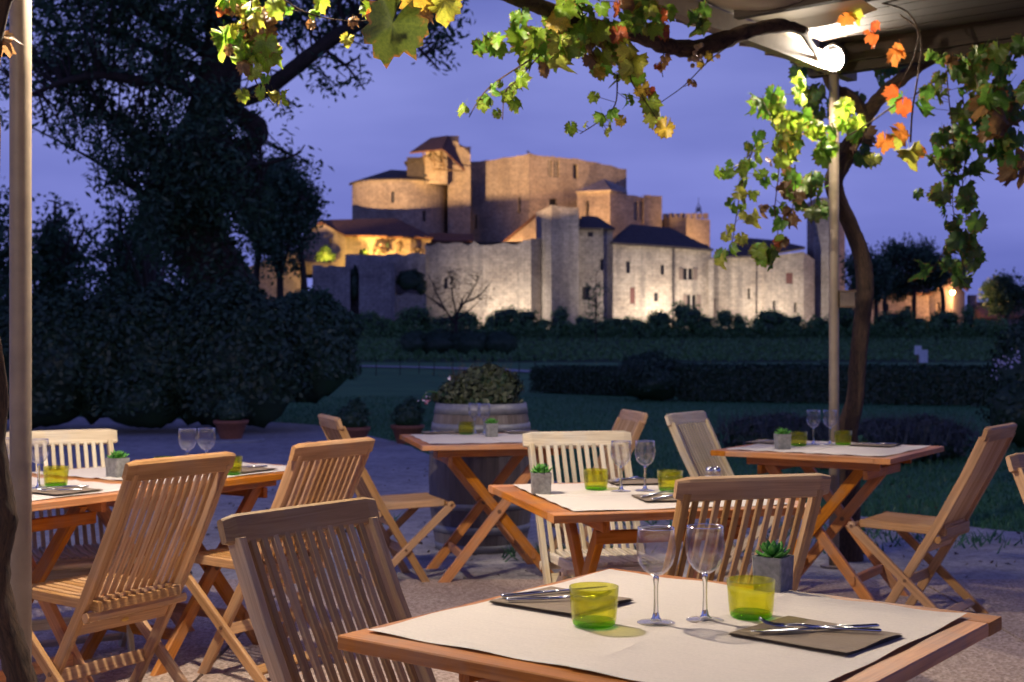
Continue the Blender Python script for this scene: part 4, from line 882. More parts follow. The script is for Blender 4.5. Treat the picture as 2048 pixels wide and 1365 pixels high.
GREEN = [(.20, .37, .03), (.25, .40, .035), (.13, .30, .03), (.30, .42, .045)]; YEL = [(.46, .46, .06), (.55, .38, .05), (.40, .44, .07)]
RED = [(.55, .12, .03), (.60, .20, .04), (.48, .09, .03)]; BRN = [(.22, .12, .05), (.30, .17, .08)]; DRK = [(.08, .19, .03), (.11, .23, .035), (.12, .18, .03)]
def vine_leaf(root, p, size, pal, lookat=None, yaw=None):
    o = bpy.data.objects.new('leaf', random.choice(leafmeshes)); sc.collection.objects.link(o); o.parent = root
    # blade hangs: tip down, face roughly towards a random horizontal direction
    yaw = random.gauss(-90, 42) if yaw is None else yaw
    f = Vector((math.cos(R(yaw)), math.sin(R(yaw)), random.uniform(-.2, .65))).normalized(); tip = Vector((random.gauss(0, .4), random.gauss(0, .3), -1)); tip = (tip - f * tip.dot(f)).normalized()
    x = tip.cross(f); m = Matrix((x, tip, f)).transposed(); o.rotation_euler = m.to_euler(); size *= 1.08; o.scale = (size * random.uniform(.85, 1.1), size, size * random.uniform(.7, 2.2)); o.location = Vector(p) - root.location
    c = random.choice(pal); k = random.uniform(.8, 1.2); o.color = (c[0] * k, c[1] * k, c[2] * k, 1); return o
def strand(root, pts, n, size, pal, spread=.05, r=.0035, ybias=0, mb=None):
    sp = smooth_path(pts, 6); mb = MB(); mb.tube([p - root.location for p in sp], lerp_list([r, r * .5], len(sp)), 5, False)
    for i in range(n):
        t = (i + random.random()) / n * (len(sp) - 1.01); k = int(t); p = sp[k].lerp(sp[k + 1], t - k)
        q = p + Vector((random.gauss(0, spread), random.gauss(0, spread), random.gauss(0, spread * .6)))
        mb.tube([p - root.location, q - root.location], r * .4, 3, False); vine_leaf(root, q, size * random.uniform(.6, 1.25), pal)
    mb.build('shoot', M['vine_bark'], root, True)
def cluster(root, c, rad, n, size, pal, mb=None):
    c = Vector(c)
    for _ in range(n):
        d = Vector((random.gauss(0, 1), random.gauss(0, 1), random.gauss(0, 1))); d = d.normalized() * random.random() ** .5
        q = c + Vector((d.x * rad[0], d.y * rad[1], d.z * rad[2])); vine_leaf(root, q, size * random.uniform(.55, 1.25), pal)
        if mb is not None and random.random() < .5: mb.tube([c + (q - c) * .3 - root.location, q - root.location + Vector((0, 0, size * .25))], .002, 3, False)
random.seed(21)
# --- right vine: trunk, arms, leaves
YT = 7.85
vr = empty('grapevine', (X_(1700, YT), YT, 0), 0, 'old twisted grapevine climbing beside the right post and along the pergola edge', 'grapevine')
o3 = vr.location
def V(px, py, Y): return P(px, py, Y)
tk = smooth_path([V(1702, 1130, YT), V(1697, 1030, YT), V(1700, 930, YT), V(1694, 865, YT), V(1710, 800, YT), V(1716, 720, YT), V(1724, 640, YT), V(1730, 570, YT), V(1722, 510, YT), V(1700, 450, YT - .03), V(1676, 400, YT - .06), V(1668, 360, YT - .05), V(1688, 318, YT), V(1696, 290, YT)], 12)
MB().tube([p - o3 for p in tk], lerp_list([.075, .07, .062, .066, .052, .05, .05, .054, .05, .046, .05, .056, .058, .05], len(tk)), 16, wob=.05).build('trunk', M['vine_bark'], vr, True)
arm = MB()
for pts, rad in (
    ([V(1690, 310, YT), V(1722, 250, 7.8), V(1752, 205, 7.7), V(1800, 160, 7.6), V(1860, 120, 7.5), V(1930, 90, 7.3), V(2060, 60, 7.0)], [.05, .048, .045, .04, .036, .03, .026]),
    ([V(1735, 240, 7.75), V(1700, 190, 7.7), V(1665, 175, 7.7), V(1640, 120, 7.6)], [.035, .03, .03, .02]),
    ([V(1610, 62, 6.5), V(1560, 52, 6.2), V(1500, 62, 6.0), V(1440, 84, 5.9), V(1385, 98, 5.8), V(1330, 92, 5.7), V(1270, 70, 5.5), V(1215, 62, 5.4), V(1150, 40, 5.2), V(1085, 15, 5.05), V(1000, -15, 4.8), V(900, -60, 4.5), V(600, -140, 4.0)], [.022, .032, .034, .042, .038, .036, .03, .03, .033, .03, .027, .022, .02])):
    sp = smooth_path(pts, 6); arm.tube([p - o3 for p in sp], lerp_list(rad, len(sp)), 9, wob=.13)
for pts in ([V(1640, 120, 7.4), V(1600, 60, 6.7), V(1560, 52, 6.2)],):
    sp = smooth_path(pts, 6); arm.tube([p - o3 for p in sp], .018, 7, wob=.1)
arm.build('arm', M['vine_bark'], vr, True)
sh = MB()
MIX = GREEN * 2 + YEL + BRN[:1]
# centre cluster and hanging shoots (px, py, depth)
for (x, y, rx, rz, n, s, pal, Y) in [(1060, 85, 34, 20, 6, .105, GREEN, 4.9), (1115, 95, 32, 32, 9, .105, GREEN + YEL, 5.0), (1105, 40, 40, 28, 6, .09, GREEN, 5.1), (1170, 70, 40, 34, 10, .095, MIX, 5.2), (1225, 55, 36, 36, 10, .09, MIX, 5.25),
        (1255, 120, 16, 42, 9, .10, YEL + GREEN, 5.2), (1285, 45, 34, 26, 7, .085, MIX, 5.35), (1150, 5, 60, 22, 7, .09, GREEN + RED[1:2], 5.1), (1250, 0, 60, 20, 7, .09, MIX + RED[:1], 5.3), (1330, 55, 26, 26, 5, .08, YEL + RED, 5.5), (1140, 70, 60, 40, 12, .09, MIX, 5.1), (1215, 90, 45, 40, 10, .085, MIX + RED[:1], 5.2), (1300, 20, 40, 20, 6, .08, MIX, 5.5), (1045, 60, 30, 26, 5, .10, GREEN, 4.9), (1190, 125, 22, 18, 4, .07, YEL + BRN, 5.2), (1090, 135, 12, 14, 3, .08, BRN, 5.0), (990, 95, 26, 18, 5, .075, GREEN, 4.9), (960, 92, 14, 10, 2, .07, GREEN, 4.9), (1390, 40, 20, 26, 4, .10, DRK + BRN, 5.8)]:
    cluster(vr, V(x, y, Y), (rx * Y / F, .16, rz * Y / F), n, s, pal, sh)
for pts, n, s, pal, sp in [
    ([V(1080, 110, 4.95), V(1035, 160, 4.9), V(1010, 185, 4.88), V(1005, 240, 4.87)], 9, .062, GREEN, .03), ([V(1060, 120, 4.9), V(985, 170, 4.85), V(955, 205, 4.85), V(938, 235, 4.85)], 7, .052, GREEN + BRN[:1], .025),
    ([V(1255, 100, 5.2), V(1262, 160, 5.2), V(1285, 195, 5.2), V(1330, 262, 5.2)], 7, .085, GREEN + YEL + RED[:1], .03), ([V(1235, 150, 5.2), V(1230, 210, 5.2), V(1195, 245, 5.2), V(1160, 268, 5.2)], 9, .055, GREEN + YEL, .03),
    ([V(1475, 80, 5.9), V(1420, 120, 5.7), V(1370, 170, 5.45), V(1322, 205, 5.25)], 3, .04, BRN, .03),
    ([V(1420, 95, 5.85), V(1395, 112, 5.8), V(1392, 122, 5.8)], 3, .05, YEL, .02), ([V(1330, 100, 5.7), V(1322, 130, 5.7), V(1326, 155, 5.7)], 3, .05, BRN + RED[:1], .015)]:
    strand(vr, pts, n, s, pal, sp, mb=sh)
vine_leaf(vr, V(1330, 258, 5.15), .10, YEL[1:2], yaw=-95); vine_leaf(vr, V(1300, 205, 5.2), .11, GREEN, yaw=-100); vine_leaf(vr, V(1300, 182, 5.2), .05, RED, yaw=-80); vine_leaf(vr, V(1243, 240, 5.2), .05, YEL, yaw=-80)
# right clump around the trunk head
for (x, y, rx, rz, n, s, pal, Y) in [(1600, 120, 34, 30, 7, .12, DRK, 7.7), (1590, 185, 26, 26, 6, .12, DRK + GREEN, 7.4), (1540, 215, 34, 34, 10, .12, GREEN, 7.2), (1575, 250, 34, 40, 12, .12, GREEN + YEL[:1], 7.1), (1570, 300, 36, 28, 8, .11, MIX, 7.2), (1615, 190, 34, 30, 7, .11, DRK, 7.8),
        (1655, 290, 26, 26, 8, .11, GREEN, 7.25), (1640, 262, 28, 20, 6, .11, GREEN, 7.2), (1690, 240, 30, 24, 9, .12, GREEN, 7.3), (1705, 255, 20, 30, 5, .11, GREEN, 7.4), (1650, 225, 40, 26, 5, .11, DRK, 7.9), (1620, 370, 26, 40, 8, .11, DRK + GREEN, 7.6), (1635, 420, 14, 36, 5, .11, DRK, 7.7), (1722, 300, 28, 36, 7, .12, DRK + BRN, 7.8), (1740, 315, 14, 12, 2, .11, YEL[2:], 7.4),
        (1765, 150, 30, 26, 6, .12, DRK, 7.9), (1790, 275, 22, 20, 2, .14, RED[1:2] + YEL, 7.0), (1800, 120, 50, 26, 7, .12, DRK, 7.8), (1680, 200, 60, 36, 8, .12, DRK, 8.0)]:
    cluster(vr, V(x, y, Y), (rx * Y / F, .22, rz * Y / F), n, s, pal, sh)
for pts, n, s, pal, sp in [
    ([V(1510, 290, 7.2), V(1490, 345, 7.15), V(1478, 400, 7.1), V(1470, 450, 7.1), V(1462, 490, 7.1), V(1440, 522, 7.1)], 21, .085, GREEN + YEL[:1], .045), ([V(1500, 310, 7.2), V(1470, 335, 7.2), V(1440, 345, 7.2)], 6, .08, GREEN, .03),
    ([V(1560, 300, 7.2), V(1556, 360, 7.2), V(1550, 420, 7.2), V(1556, 480, 7.2), V(1540, 525, 7.2)], 19, .085, GREEN + RED[:1] + BRN[:1], .05), ([V(1590, 330, 7.2), V(1590, 390, 7.2), V(1578, 440, 7.2)], 9, .10, GREEN + BRN[:1], .05),
    ([V(1620, 380, 7.5), V(1625, 430, 7.5)], 5, .11, DRK, .06)]:
    strand(vr, pts, n, s, pal, sp, .004, mb=sh)
cluster(vr, V(1535, 520, 7.2), (.07, .05, .05), 7, .10, GREEN, sh)
# red leaves by the lamp and the long bent shoots
for (x, y, s, pal) in ((1692, 36, .10, RED[1:2] + YEL[:1]), (1712, 28, .08, YEL), (1745, 70, .10, RED[:1]), (1750, 50, .06, RED), (1790, 104, .10, RED[:2]), (1800, 92, .07, RED[1:2]), (1793, 182, .09, RED[:1]), (1806, 212, .11, RED[:1]), (1770, 282, .11, RED[1:2] + YEL[1:2]), (1820, 303, .13, YEL[2:] + YEL[:1]), (1842, 300, .07, RED[1:2])):
    vine_leaf(vr, V(x, y, 6.6), s, pal, yaw=random.uniform(-120, -60))
for pts in ([V(1760, 5, 6.6), V(1815, 25, 6.6), V(1842, 80, 6.6), V(1836, 150, 6.6), V(1825, 220, 6.6), V(1821, 285, 6.6)], [V(1800, 30, 6.6), V(1835, 60, 6.6), V(1830, 110, 6.6), V(1806, 160, 6.6)], [V(1830, 190, 7.2), V(1870, 160, 7.3), V(1900, 140, 7.4)], [V(1700, 270, 7.3), V(1740, 245, 7.2), V(1790, 210, 6.9)]):
    sp = smooth_path(pts, 6); sh.tube([p - o3 for p in sp], .005, 5, False)
# dark hanging curtain at the far right
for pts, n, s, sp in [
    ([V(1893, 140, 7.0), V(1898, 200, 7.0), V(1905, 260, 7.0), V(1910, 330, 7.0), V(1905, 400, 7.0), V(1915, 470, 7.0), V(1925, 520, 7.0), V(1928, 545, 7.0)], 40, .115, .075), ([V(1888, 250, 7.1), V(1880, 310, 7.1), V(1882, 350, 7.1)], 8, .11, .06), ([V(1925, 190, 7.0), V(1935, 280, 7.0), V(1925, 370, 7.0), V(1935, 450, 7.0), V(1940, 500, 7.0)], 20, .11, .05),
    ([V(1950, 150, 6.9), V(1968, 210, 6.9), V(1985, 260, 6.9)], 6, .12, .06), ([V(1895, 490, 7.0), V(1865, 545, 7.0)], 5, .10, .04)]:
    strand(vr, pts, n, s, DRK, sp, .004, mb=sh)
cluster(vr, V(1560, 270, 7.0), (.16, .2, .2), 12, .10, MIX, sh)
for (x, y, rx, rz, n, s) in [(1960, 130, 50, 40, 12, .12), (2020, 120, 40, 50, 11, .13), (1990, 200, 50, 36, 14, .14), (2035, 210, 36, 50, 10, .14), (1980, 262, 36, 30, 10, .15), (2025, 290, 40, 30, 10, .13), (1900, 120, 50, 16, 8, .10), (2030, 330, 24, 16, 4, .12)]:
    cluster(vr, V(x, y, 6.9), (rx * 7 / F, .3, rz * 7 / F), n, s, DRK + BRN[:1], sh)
sh.build('twigs', M['vine_bark'], vr, True, 'stuff')
gb = MB()                      # a small bunch of dry grapes
for i in range(14):
    p = V(1392, 112, 5.75) + Vector((random.gauss(0, .018), random.gauss(0, .015), random.gauss(0, .03))); gb.lathe([(.002, -.011), (.009, -.007), (.011, 0), (.009, .007), (.002, .011)], 7, p - o3)
gb.build('grape_bunch', simple('pale grapes', (.5, .36, .2), .4), vr, True)
# --- left vine
vl = empty('grapevine', (-1.42, 3.3, 0), 0, 'dark twisted vine trunk at the left edge with shoots hanging top left', 'grapevine'); o3 = vl.location
YL = 3.3
tk = smooth_path([V(110, 1640, YL), V(60, 1420, YL), V(35, 1330, YL), V(8, 1230, YL), V(-2, 1130, YL), V(12, 1040, YL), V(4, 960, YL), V(-5, 880, YL), V(2, 800, YL), V(-6, 730, YL - .05), V(-22, 640, YL - .1), V(-30, 500, YL), V(-20, 300, YL), V(-15, 100, YL), V(60, -100, YL), V(300, -220, 3.4)], 5)
MB().tube([p - o3 for p in tk], lerp_list([.04, .038, .036, .032, .026, .028, .022, .02, .018, .017, .02, .026, .024, .022, .02, .018], len(tk)), 12, wob=.13).build('trunk', M['vine_bark'], vl, True)
sh = MB(); YV = 3.7
for (x, y, rx, rz, n, s) in ((500, 40, 40, 40, 9, .075), (480, 90, 30, 26, 5, .07), (530, 110, 26, 22, 4, .07), (460, 5, 40, 14, 6, .06)): cluster(vl, V(x, y, YV), (rx * YV / F, .08, rz * YV / F), n, s * .9, GREEN + YEL[:1] + BRN[:1], sh)
for pts, n, s, pal, sp in [
    ([V(505, -60, YV), V(503, 10, YV), V(495, 60, YV), V(496, 110, YV), V(510, 160, YV), V(530, 190, YV), V(548, 212, YV)], 15, .052, GREEN + YEL[:1] + BRN[:1], .022),
    ([V(540, -20, YV), V(600, 20, YV), V(660, 38, YV), V(730, 42, YV), V(790, 30, YV)], 4, .035, GREEN + BRN, .015)]:
    strand(vl, pts, n, s, pal, sp, .0025, mb=sh)
for (x, y, s, pal, yw, Y) in ((448, 70, .095, GREEN[:1], -60, YV), (520, 50, .10, BRN[:1] + DRK[2:], -90, YV), (490, 88, .08, GREEN[2:3], -110, YV), (535, 98, .095, GREEN[1:2], -80, YV), (505, 15, .08, YEL[:1] + BRN, -70, YV), (470, 10, .06, BRN, -90, YV), (450, 15, .05, RED[:1], -90, YV), (550, 8, .07, GREEN, -90, YV), (628, 22, .035, GREEN, -90, YV), (622, 48, .035, BRN, -90, YV), (695, 75, .045, YEL[:1] + BRN[:1], -100, YV),
        (785, 38, .155, [(.085, .115, .02)], -95, 2.9), (735, 12, .05, GREEN, -90, 3.1), (850, 25, .05, BRN, -90, 3.1), (890, -5, .10, YEL, -100, 3.1), (830, -12, .09, YEL, -80, 3.1), (745, 25, .03, RED, -90, 3.0), (815, 58, .035, RED, -90, 3.0), (640, -5, .06, GREEN, -90, 3.5)):
    vine_leaf(vl, V(x, y + s * 60, Y), s, pal, yaw=yw)
for i in range(34):                    # roof of leaves just above the frame
    pass
vine_leaf(vl, V(-6, 70, YL), .09, BRN, yaw=-90)
sh.tube([V(780, -30, 2.95) - o3, V(775, 10, 2.93) - o3], .002, 4, False); sh.build('twigs', M['vine_bark'], vl, True, 'stuff')

# ================================================================ TABLES
def make_table(turn):
    root = empty('folding_table', (0, 0, 0), 0); S = .45; T = .75; th = .026; w = .078
    for s in (-1, 1):
        MB().bar([(-S, s * (S - w / 2), T - th / 2), (S, s * (S - w / 2), T - th / 2)], th, w, (0, 0, 1), .0025).build('frame_board', M['teak_table'], root)
        MB().bar([(s * (S - w / 2), -S + w + .0015, T - th / 2), (s * (S - w / 2), S - w - .0015, T - th / 2)], th, w, (0, 0, 1), .0025).build('frame_board', M['teak_table'], root)
    n = 9; pw = (2 * (S - w) - .002) / n; base = MB().bar([(-S + w + .002, 0, T - .013), (S - w - .002, 0, T - .013)], .02, pw - .004, (0, 0, 1), .002).build('plank', M['teak_table'], root)
    for k in range(n):
        o = base if k == 0 else link(base.copy()); o.location = (0, -S + w + .001 + pw * (k + .5), 0)
    g = empty('temp', (0, 0, 0)); Rz = Matrix.Rotation(R(90) if turn else 0, 3, 'Z'); bpy.data.objects.remove(g)
    def tb(p): return Rz @ Vector(p)
    for s in (-1, 1):
        y = s * .245
        MB().bar([tb((-.34, y, T - th - .026)), tb((.34, y, T - th - .026))], .05, .024, (0, 0, 1)).build('apron_rail', M['teak_table'], root)
        for k in (-1, 1):
            yy = y - s * .028 + k * .0152
            MB().leg(tb((-k * .26, yy, T - th - .03)), tb((k * .30, yy, 0)), .052, .028, tb((1, 0, 0)), tb((0, 1, 0))).build('leg', M['teak_table'], root)
        MB().lathe([(.012, -.032), (.012, .032)], 8, cap=True).build('bolt', M['bolt'], root)
        b = kids(root)[-1]; b = bpy.data.objects[b.name]
        bolts = [o for o in kids(root) if o.name.startswith('bolt')]; bo = bolts[-1] if s == 1 else bolts[0]
        bo.rotation_euler = (R(90), 0, R(90) if turn else 0); bo.location = tb((0.02 * 0, y - s * .028, (T - th - .03) * .535))
    for s, z in ((-1, .13), (1, .13)):
        x = s * (.30 - .56 * z / .694)
        MB().bar([tb((x, -.225, z)), tb((x, .225, z))], .045, .022, (0, 0, 1)).build('stretcher', M['teak_table'], root)
    for s in (-1, 1): MB().bar([tb((s * .27, -.26, T - th - .075)), tb((s * .27, .26, T - th - .075))], .044, .022, (0, 0, 1)).build('crossbar', M['teak_table'], root)
    return root
TAB = [(.316, 2.445, -37.5, True, 'nearest folding teak table, bottom right, laid with two green tumblers'),
       (.457, 4.57, 14, True, 'middle folding teak table with salt and pepper shakers on it'),
       (-.122, 7.316, 12.5, False, 'back folding teak table in front of the wine barrel'),
       (1.61, 6.63, 56.6, True, 'right folding teak table in front of the vine trunk and right post'),
       (-1.886, 4.678, 57.8, True, 'folding teak table at the left edge behind the left post'),
       (-1.406, 5.439, 57.8, False, 'folding teak table at left joined to the far end of the one by the post')]
def place(root, i_first, lab, cat, group, loc, rz):
    tag(root, lab, cat, group); root.location = loc; root.rotation_euler = (0, 0, rz)
pt = make_table(True); ptm = treemap(pt); pf = make_table(False); pfm = treemap(pf); used = set(); TR = []
for (x, y, a, turn, lab) in TAB:
    p, tm = (pt, ptm) if turn else (pf, pfm)
    if turn not in used: used.add(turn); t = p; t.location = (x, y, 0); t.rotation_euler = (0, 0, R(a))
    else: t = copy_tree(p, tm, (x, y, 0), R(a))
    tag(t, lab, 'table', 'folding teak tables on the terrace')
def T_(i, u, v, z=.75):                # point on table i
    x, y, a = TAB[i][:3]; a = R(a); return Vector((x + math.cos(a) * u - math.sin(a) * v, y + math.sin(a) * u + math.cos(a) * v, z))
TOP = .7515
# placemats: slightly curled sheets
def mat_sheet(ti, u0, u1, v0, v1, label, lift=.0, torn=None):
    c = T_(ti, (u0 + u1) / 2, (v0 + v1) / 2, TOP + lift); w, l = (u1 - u0) / 2, (v1 - v0) / 2; n = 18; vs = []
    rs = random.Random(ti * 7 + int(u0 * 100))
    for i in range(n + 1):
        for j in range(n + 1):
            a, b = i / n * 2 - 1, j / n * 2 - 1; x = a * w; z = .0006 + .0035 * max(0, abs(a) - .86) / .14 * (.5 + .5 * math.sin(b * 9 + ti)) * abs(a) + .003 * max(0, abs(b) - .9) / .1 * (.5 + .5 * math.sin(a * 7 + 1))
            if torn and i == (0 if torn < 0 else n): x += rs.uniform(-.006, .006)
            vs.append((x, b * l, z))
    mb = MB().add(vs, [(i * (n + 1) + j, (i + 1) * (n + 1) + j, (i + 1) * (n + 1) + j + 1, i * (n + 1) + j + 1) for i in range(n) for j in range(n)], [[(0, 0)] * 4] * (n * n))
    o = mb.build('placemat', M['mat'], None, True); o.location = c; o.rotation_euler = (0, 0, R(TAB[ti][2])); return tag(o, label, 'placemat', 'cream paper placemats')
mat_sheet(0, -.425, .035, -.40, .405, 'cream paper placemat on the nearest table, under its left napkin')
mat_sheet(0, .03, .40, -.405, .40, 'cream paper placemat on the nearest table, under its right napkin', .0012, -1)
mat_sheet(1, -.37, .37, -.40, .0, 'cream paper placemat on the middle table, near side'); mat_sheet(1, -.37, .37, .003, .40, 'cream paper placemat on the middle table, far side')
mat_sheet(2, -.40, .0, -.37, .37, 'cream paper placemat on the back table, left half'); mat_sheet(2, .003, .40, -.37, .37, 'cream paper placemat on the back table, right half')
mat_sheet(3, -.38, .38, -.40, .0, 'cream paper placemat on the right table, front half'); mat_sheet(3, -.38, .38, .003, .40, 'cream paper placemat on the right table, back half')
mat_sheet(4, -.40, .40, -.40, .0, 'cream paper placemat at the near side of the table by the left post'); mat_sheet(4, -.40, .40, .003, .40, 'cream paper placemat at the far side of the table by the left post')
mat_sheet(5, -.40, .40, -.40, .0, 'cream paper placemat at the near side of the far left table'); mat_sheet(5, -.40, .40, .003, .40, 'cream paper placemat at the far side of the far left table')
ZM = TOP + .002
# napkins of folded layers
def napkin(c, a, w, l, label):
    root = empty('napkin', (c[0], c[1], ZM + .0015), R(a), label, 'napkin', 'brown paper napkins'); mb = MB(); n = 10
    for k in range(4):
        vs = []; zz = .0008 + k * .0013; sh_ = k * .0012
        for i in range(n + 1):
            for j in range(n + 1):
                x, y = (i / n - .5) * (w - sh_), (j / n - .5) * (l - sh_); vs.append((x, y, zz + .004 * max(0, i / n - .7) * (k / 3) + .002 * math.sin(j * .7 + k) * (i / n) * (k > 1)))
        mb.add(vs, [(i * (n + 1) + j, (i + 1) * (n + 1) + j, (i + 1) * (n + 1) + j + 1, i * (n + 1) + j + 1) for i in range(n) for j in range(n)])
    mb.build('paper', M['napkin'], root, True)
def cutlery(a, b, kind, z, label):
    """handle end a -> tip b on the table (x, y)"""
    a = Vector((a[0], a[1], z)); b = Vector((b[0], b[1], z)); L = (b - a).length; root = empty(kind, a, math.atan2(b.y - a.y, b.x - a.x), label, kind, 'table cutlery')
    hz = .004
    ring = lambda x, w, t, z0: [Vector((x, w * math.cos(2 * math.pi * k / 8), z0 + t * math.sin(2 * math.pi * k / 8))) for k in range(8)]
    MB().loft([ring(.0, .004, .002, hz), ring(.004, .0072, .0036, hz), ring(L * .30, .006, .0034, hz), ring(L * .50, .0042, .003, hz)]).build('handle', M['steel'], root, True)
    if kind == 'knife':
        MB().loft([ring(L * .50, .0042, .003, hz), ring(L * .56, .008, .0012, hz), ring(L * .78, .0095, .0009, hz), ring(L * .93, .008, .0008, hz), ring(L, .001, .0006, hz)]).build('blade', M['steel'], root, True)
    elif kind == 'fork':
        MB().loft([ring(L * .5, .004, .003, hz), ring(L * .66, .0035, .0026, hz + .003), ring(L * .74, .009, .0014, hz + .002), ring(L * .80, .0115, .0011, hz)]).build('head', M['steel'], root, True)
        for k in range(4):
            y = (k - 1.5) * .0062; MB().tube([(L * .79, y, hz), (L * .88, y, hz + .001), (L * .95, y * 1.05, hz + .005), (L, y * 1.05, hz + .012)], [.0018, .0016, .0014, .0009], 5).build('tine', M['steel'], root, True)
    else:
        MB().loft([ring(L * .5, .004, .003, hz), ring(L * .68, .0035, .0026, hz + .003), ring(L * .76, .012, .0012, hz + .001), ring(L * .88, .0175, .001, hz - .001), ring(L * .97, .011, .001, hz + .002), ring(L, .003, .0008, hz + .004)]).build('bowl', M['steel'], root, True)
def gp_(px, py, z=.75): Y = (H - z) * F / (py - 690); return (X_(px, Y), Y)
napkin((.542, 2.335), -43, .235, .205, 'brown napkin under crossed knife and fork, nearest table right')
napkin((.10, 2.645), -40, .215, .205, 'brown napkin partly hidden by the left green tumbler, nearest table')
cutlery(gp_(1757, 1268), gp_(1502, 1280), 'knife', ZM + .008, 'steel knife on the right napkin of the nearest table')
cutlery(gp_(1763, 1281), gp_(1518, 1268), 'fork', ZM + .010, 'steel fork crossing a knife on the right napkin, nearest table')
cutlery(gp_(1002, 1207), gp_(1215, 1188), 'knife', ZM + .008, 'steel knife on the left napkin of the nearest table, farther from the viewer')
cutlery(gp_(1012, 1214), gp_(1222, 1209), 'fork', ZM + .008, 'steel fork on the left napkin of the nearest table, nearer the viewer')
q = gp_(1345, 1000); napkin(q, 10, .24, .19, 'brown napkin on the near side of the middle table, half behind a chair')
cutlery(gp_(1283, 1003), gp_(1370, 983), 'knife', ZM + .008, 'steel knife on the near napkin of the middle table'); cutlery(gp_(1305, 1008), gp_(1405, 988), 'fork', ZM + .008, 'steel fork on the near napkin of the middle table')
q = gp_(1270, 968); napkin(q, 12, .20, .17, 'brown napkin on the far side of the middle table, behind the wine glasses')
cutlery(gp_(1275, 962), gp_(1219, 972), 'spoon', ZM + .008, 'steel spoon on the far napkin of the middle table'); cutlery(gp_(1290, 966), gp_(1225, 965), 'knife', ZM + .008, 'steel knife on the far napkin of the middle table')
q = gp_(878, 868); napkin(q, 12, .19, .19, 'brown napkin on the left half of the back table'); q = gp_(1045, 867); napkin(q, 12, .2, .2, 'brown napkin on the right half of the back table')
cutlery(gp_(860, 869), gp_(905, 866), 'knife', ZM + .008, 'steel knife on the left napkin of the back table'); cutlery(gp_(1015, 868), gp_(1062, 866), 'knife', ZM + .008, 'steel knife on the right napkin of the back table')
q = gp_(1750, 893); napkin(q, -33, .22, .2, 'brown napkin at the right end of the right table'); q = gp_(1535, 887); napkin(q, 56, .2, .18, 'brown napkin at the left end of the right table')
cutlery(gp_(1792, 894), gp_(1715, 893), 'knife', ZM + .008, 'steel knife on the right napkin of the right table'); cutlery(gp_(1560, 886), gp_(1515, 888), 'knife', ZM + .008, 'steel knife on the left napkin of the right table')
q = gp_(125, 986); napkin(q, 57, .2, .2, 'brown napkin beside the left post on the leftmost table'); cutlery(gp_(178, 981), gp_(80, 983), 'knife', ZM + .008, 'steel knife on the napkin beside the left post'); cutlery(gp_(165, 988), gp_(72, 990), 'fork', ZM + .008, 'steel fork on the napkin beside the left post')
q = gp_(487, 943); napkin(q, 57, .2, .2, 'brown napkin at the far end of the left tables'); cutlery(gp_(535, 940), gp_(455, 943), 'knife', ZM + .008, 'steel knife on the napkin at the far end of the left tables')

# ---- wine glasses
def make_glass():
    root = empty('wine_glass', (0, 0, 0)); r = .0355
    out = [(.0045, .088), (.012, .0905), (.022, .098), (.031, .110), (.0362, .126), (.0372, .140), (.036, .158), (.0345, .178)]
    inn = [(x - .0012, z + .0010) for x, z in out[1:]]; inn[-1] = (.0334, .1782)
    MB().lathe(out + inn[::-1] + [(.002, .0925)], 32).build('bowl', M['glass'], root, True)
    MB().lathe([(.0334, .1775), (.0338, .1790), (.0345, .1790), (.0348, .1775)], 32).build('rim', M['glass_solid'], root, True)
    MB().lathe([(.0048, .0895), (.0058, .083), (.0042, .070), (.0040, .045), (.0048, .022), (.0075, .010), (.014, .0055)], 16, cap=True).build('stem', M['glass_solid'], root, True)
    MB().lathe([(.0005, .0075), (.013, .006), (.030, .0032), (.0355, .0022), (.036, .0010), (.0345, .0002), (.001, .0002)], 28).build('foot', M['glass'], root, True)
    return root
gl = make_glass(); glm = treemap(gl)
G = [(gp_(1312, 1250), 'left wine glass on the nearest table'), (gp_(1410, 1245), 'right wine glass on the nearest table'), (gp_(1242, 985), 'left wine glass on the middle table'), (gp_(1290, 984), 'right wine glass on the middle table'),
     (gp_(949, 870), 'left wine glass on the back table before the barrel'), (gp_(968, 871), 'right wine glass on the back table before the barrel'), (gp_(1627, 891), 'left wine glass on the right table'), (gp_(1660, 891), 'right wine glass on the right table, before the post'),
     (gp_(375, 947), 'left wine glass of the pair behind the slatted chair at left'), (gp_(413, 946), 'right wine glass of the pair behind the slatted chair at left'), (gp_(76, 984 - 4), 'wine glass just right of the left post'), (gp_(14, 984), 'wine glass just left of the left post')]
for i, ((x, y), lab) in enumerate(G):
    if i == 10: x, y = -1.72, 4.75
    if i == 11: x, y = -1.86, 4.80
    g = gl if i == 0 else copy_tree(gl, glm, (x, y, ZM), random.uniform(0, 3)); g.location = (x, y, ZM); tag(g, lab, 'wine glass', 'clear wine glasses')
def make_cup():
    root = empty('tumbler', (0, 0, 0)); o_ = [(.041, .006), (.0425, .020), (.0445, .045), (.0462, .072)]; i_ = [(.0448, .0722), (.0431, .045), (.0410, .020), (.0385, .012), (.002, .0105)]
    MB().lathe(o_ + i_, 36).build('wall', M['green_glass'], root, True)
    MB().lathe([(.001, .0103), (.036, .0105), (.0392, .008), (.0395, .003), (.036, .0005), (.001, .0005)], 36).build('base', M['green_base'], root, True)
    return root
cu = make_cup(); cum = treemap(cu)
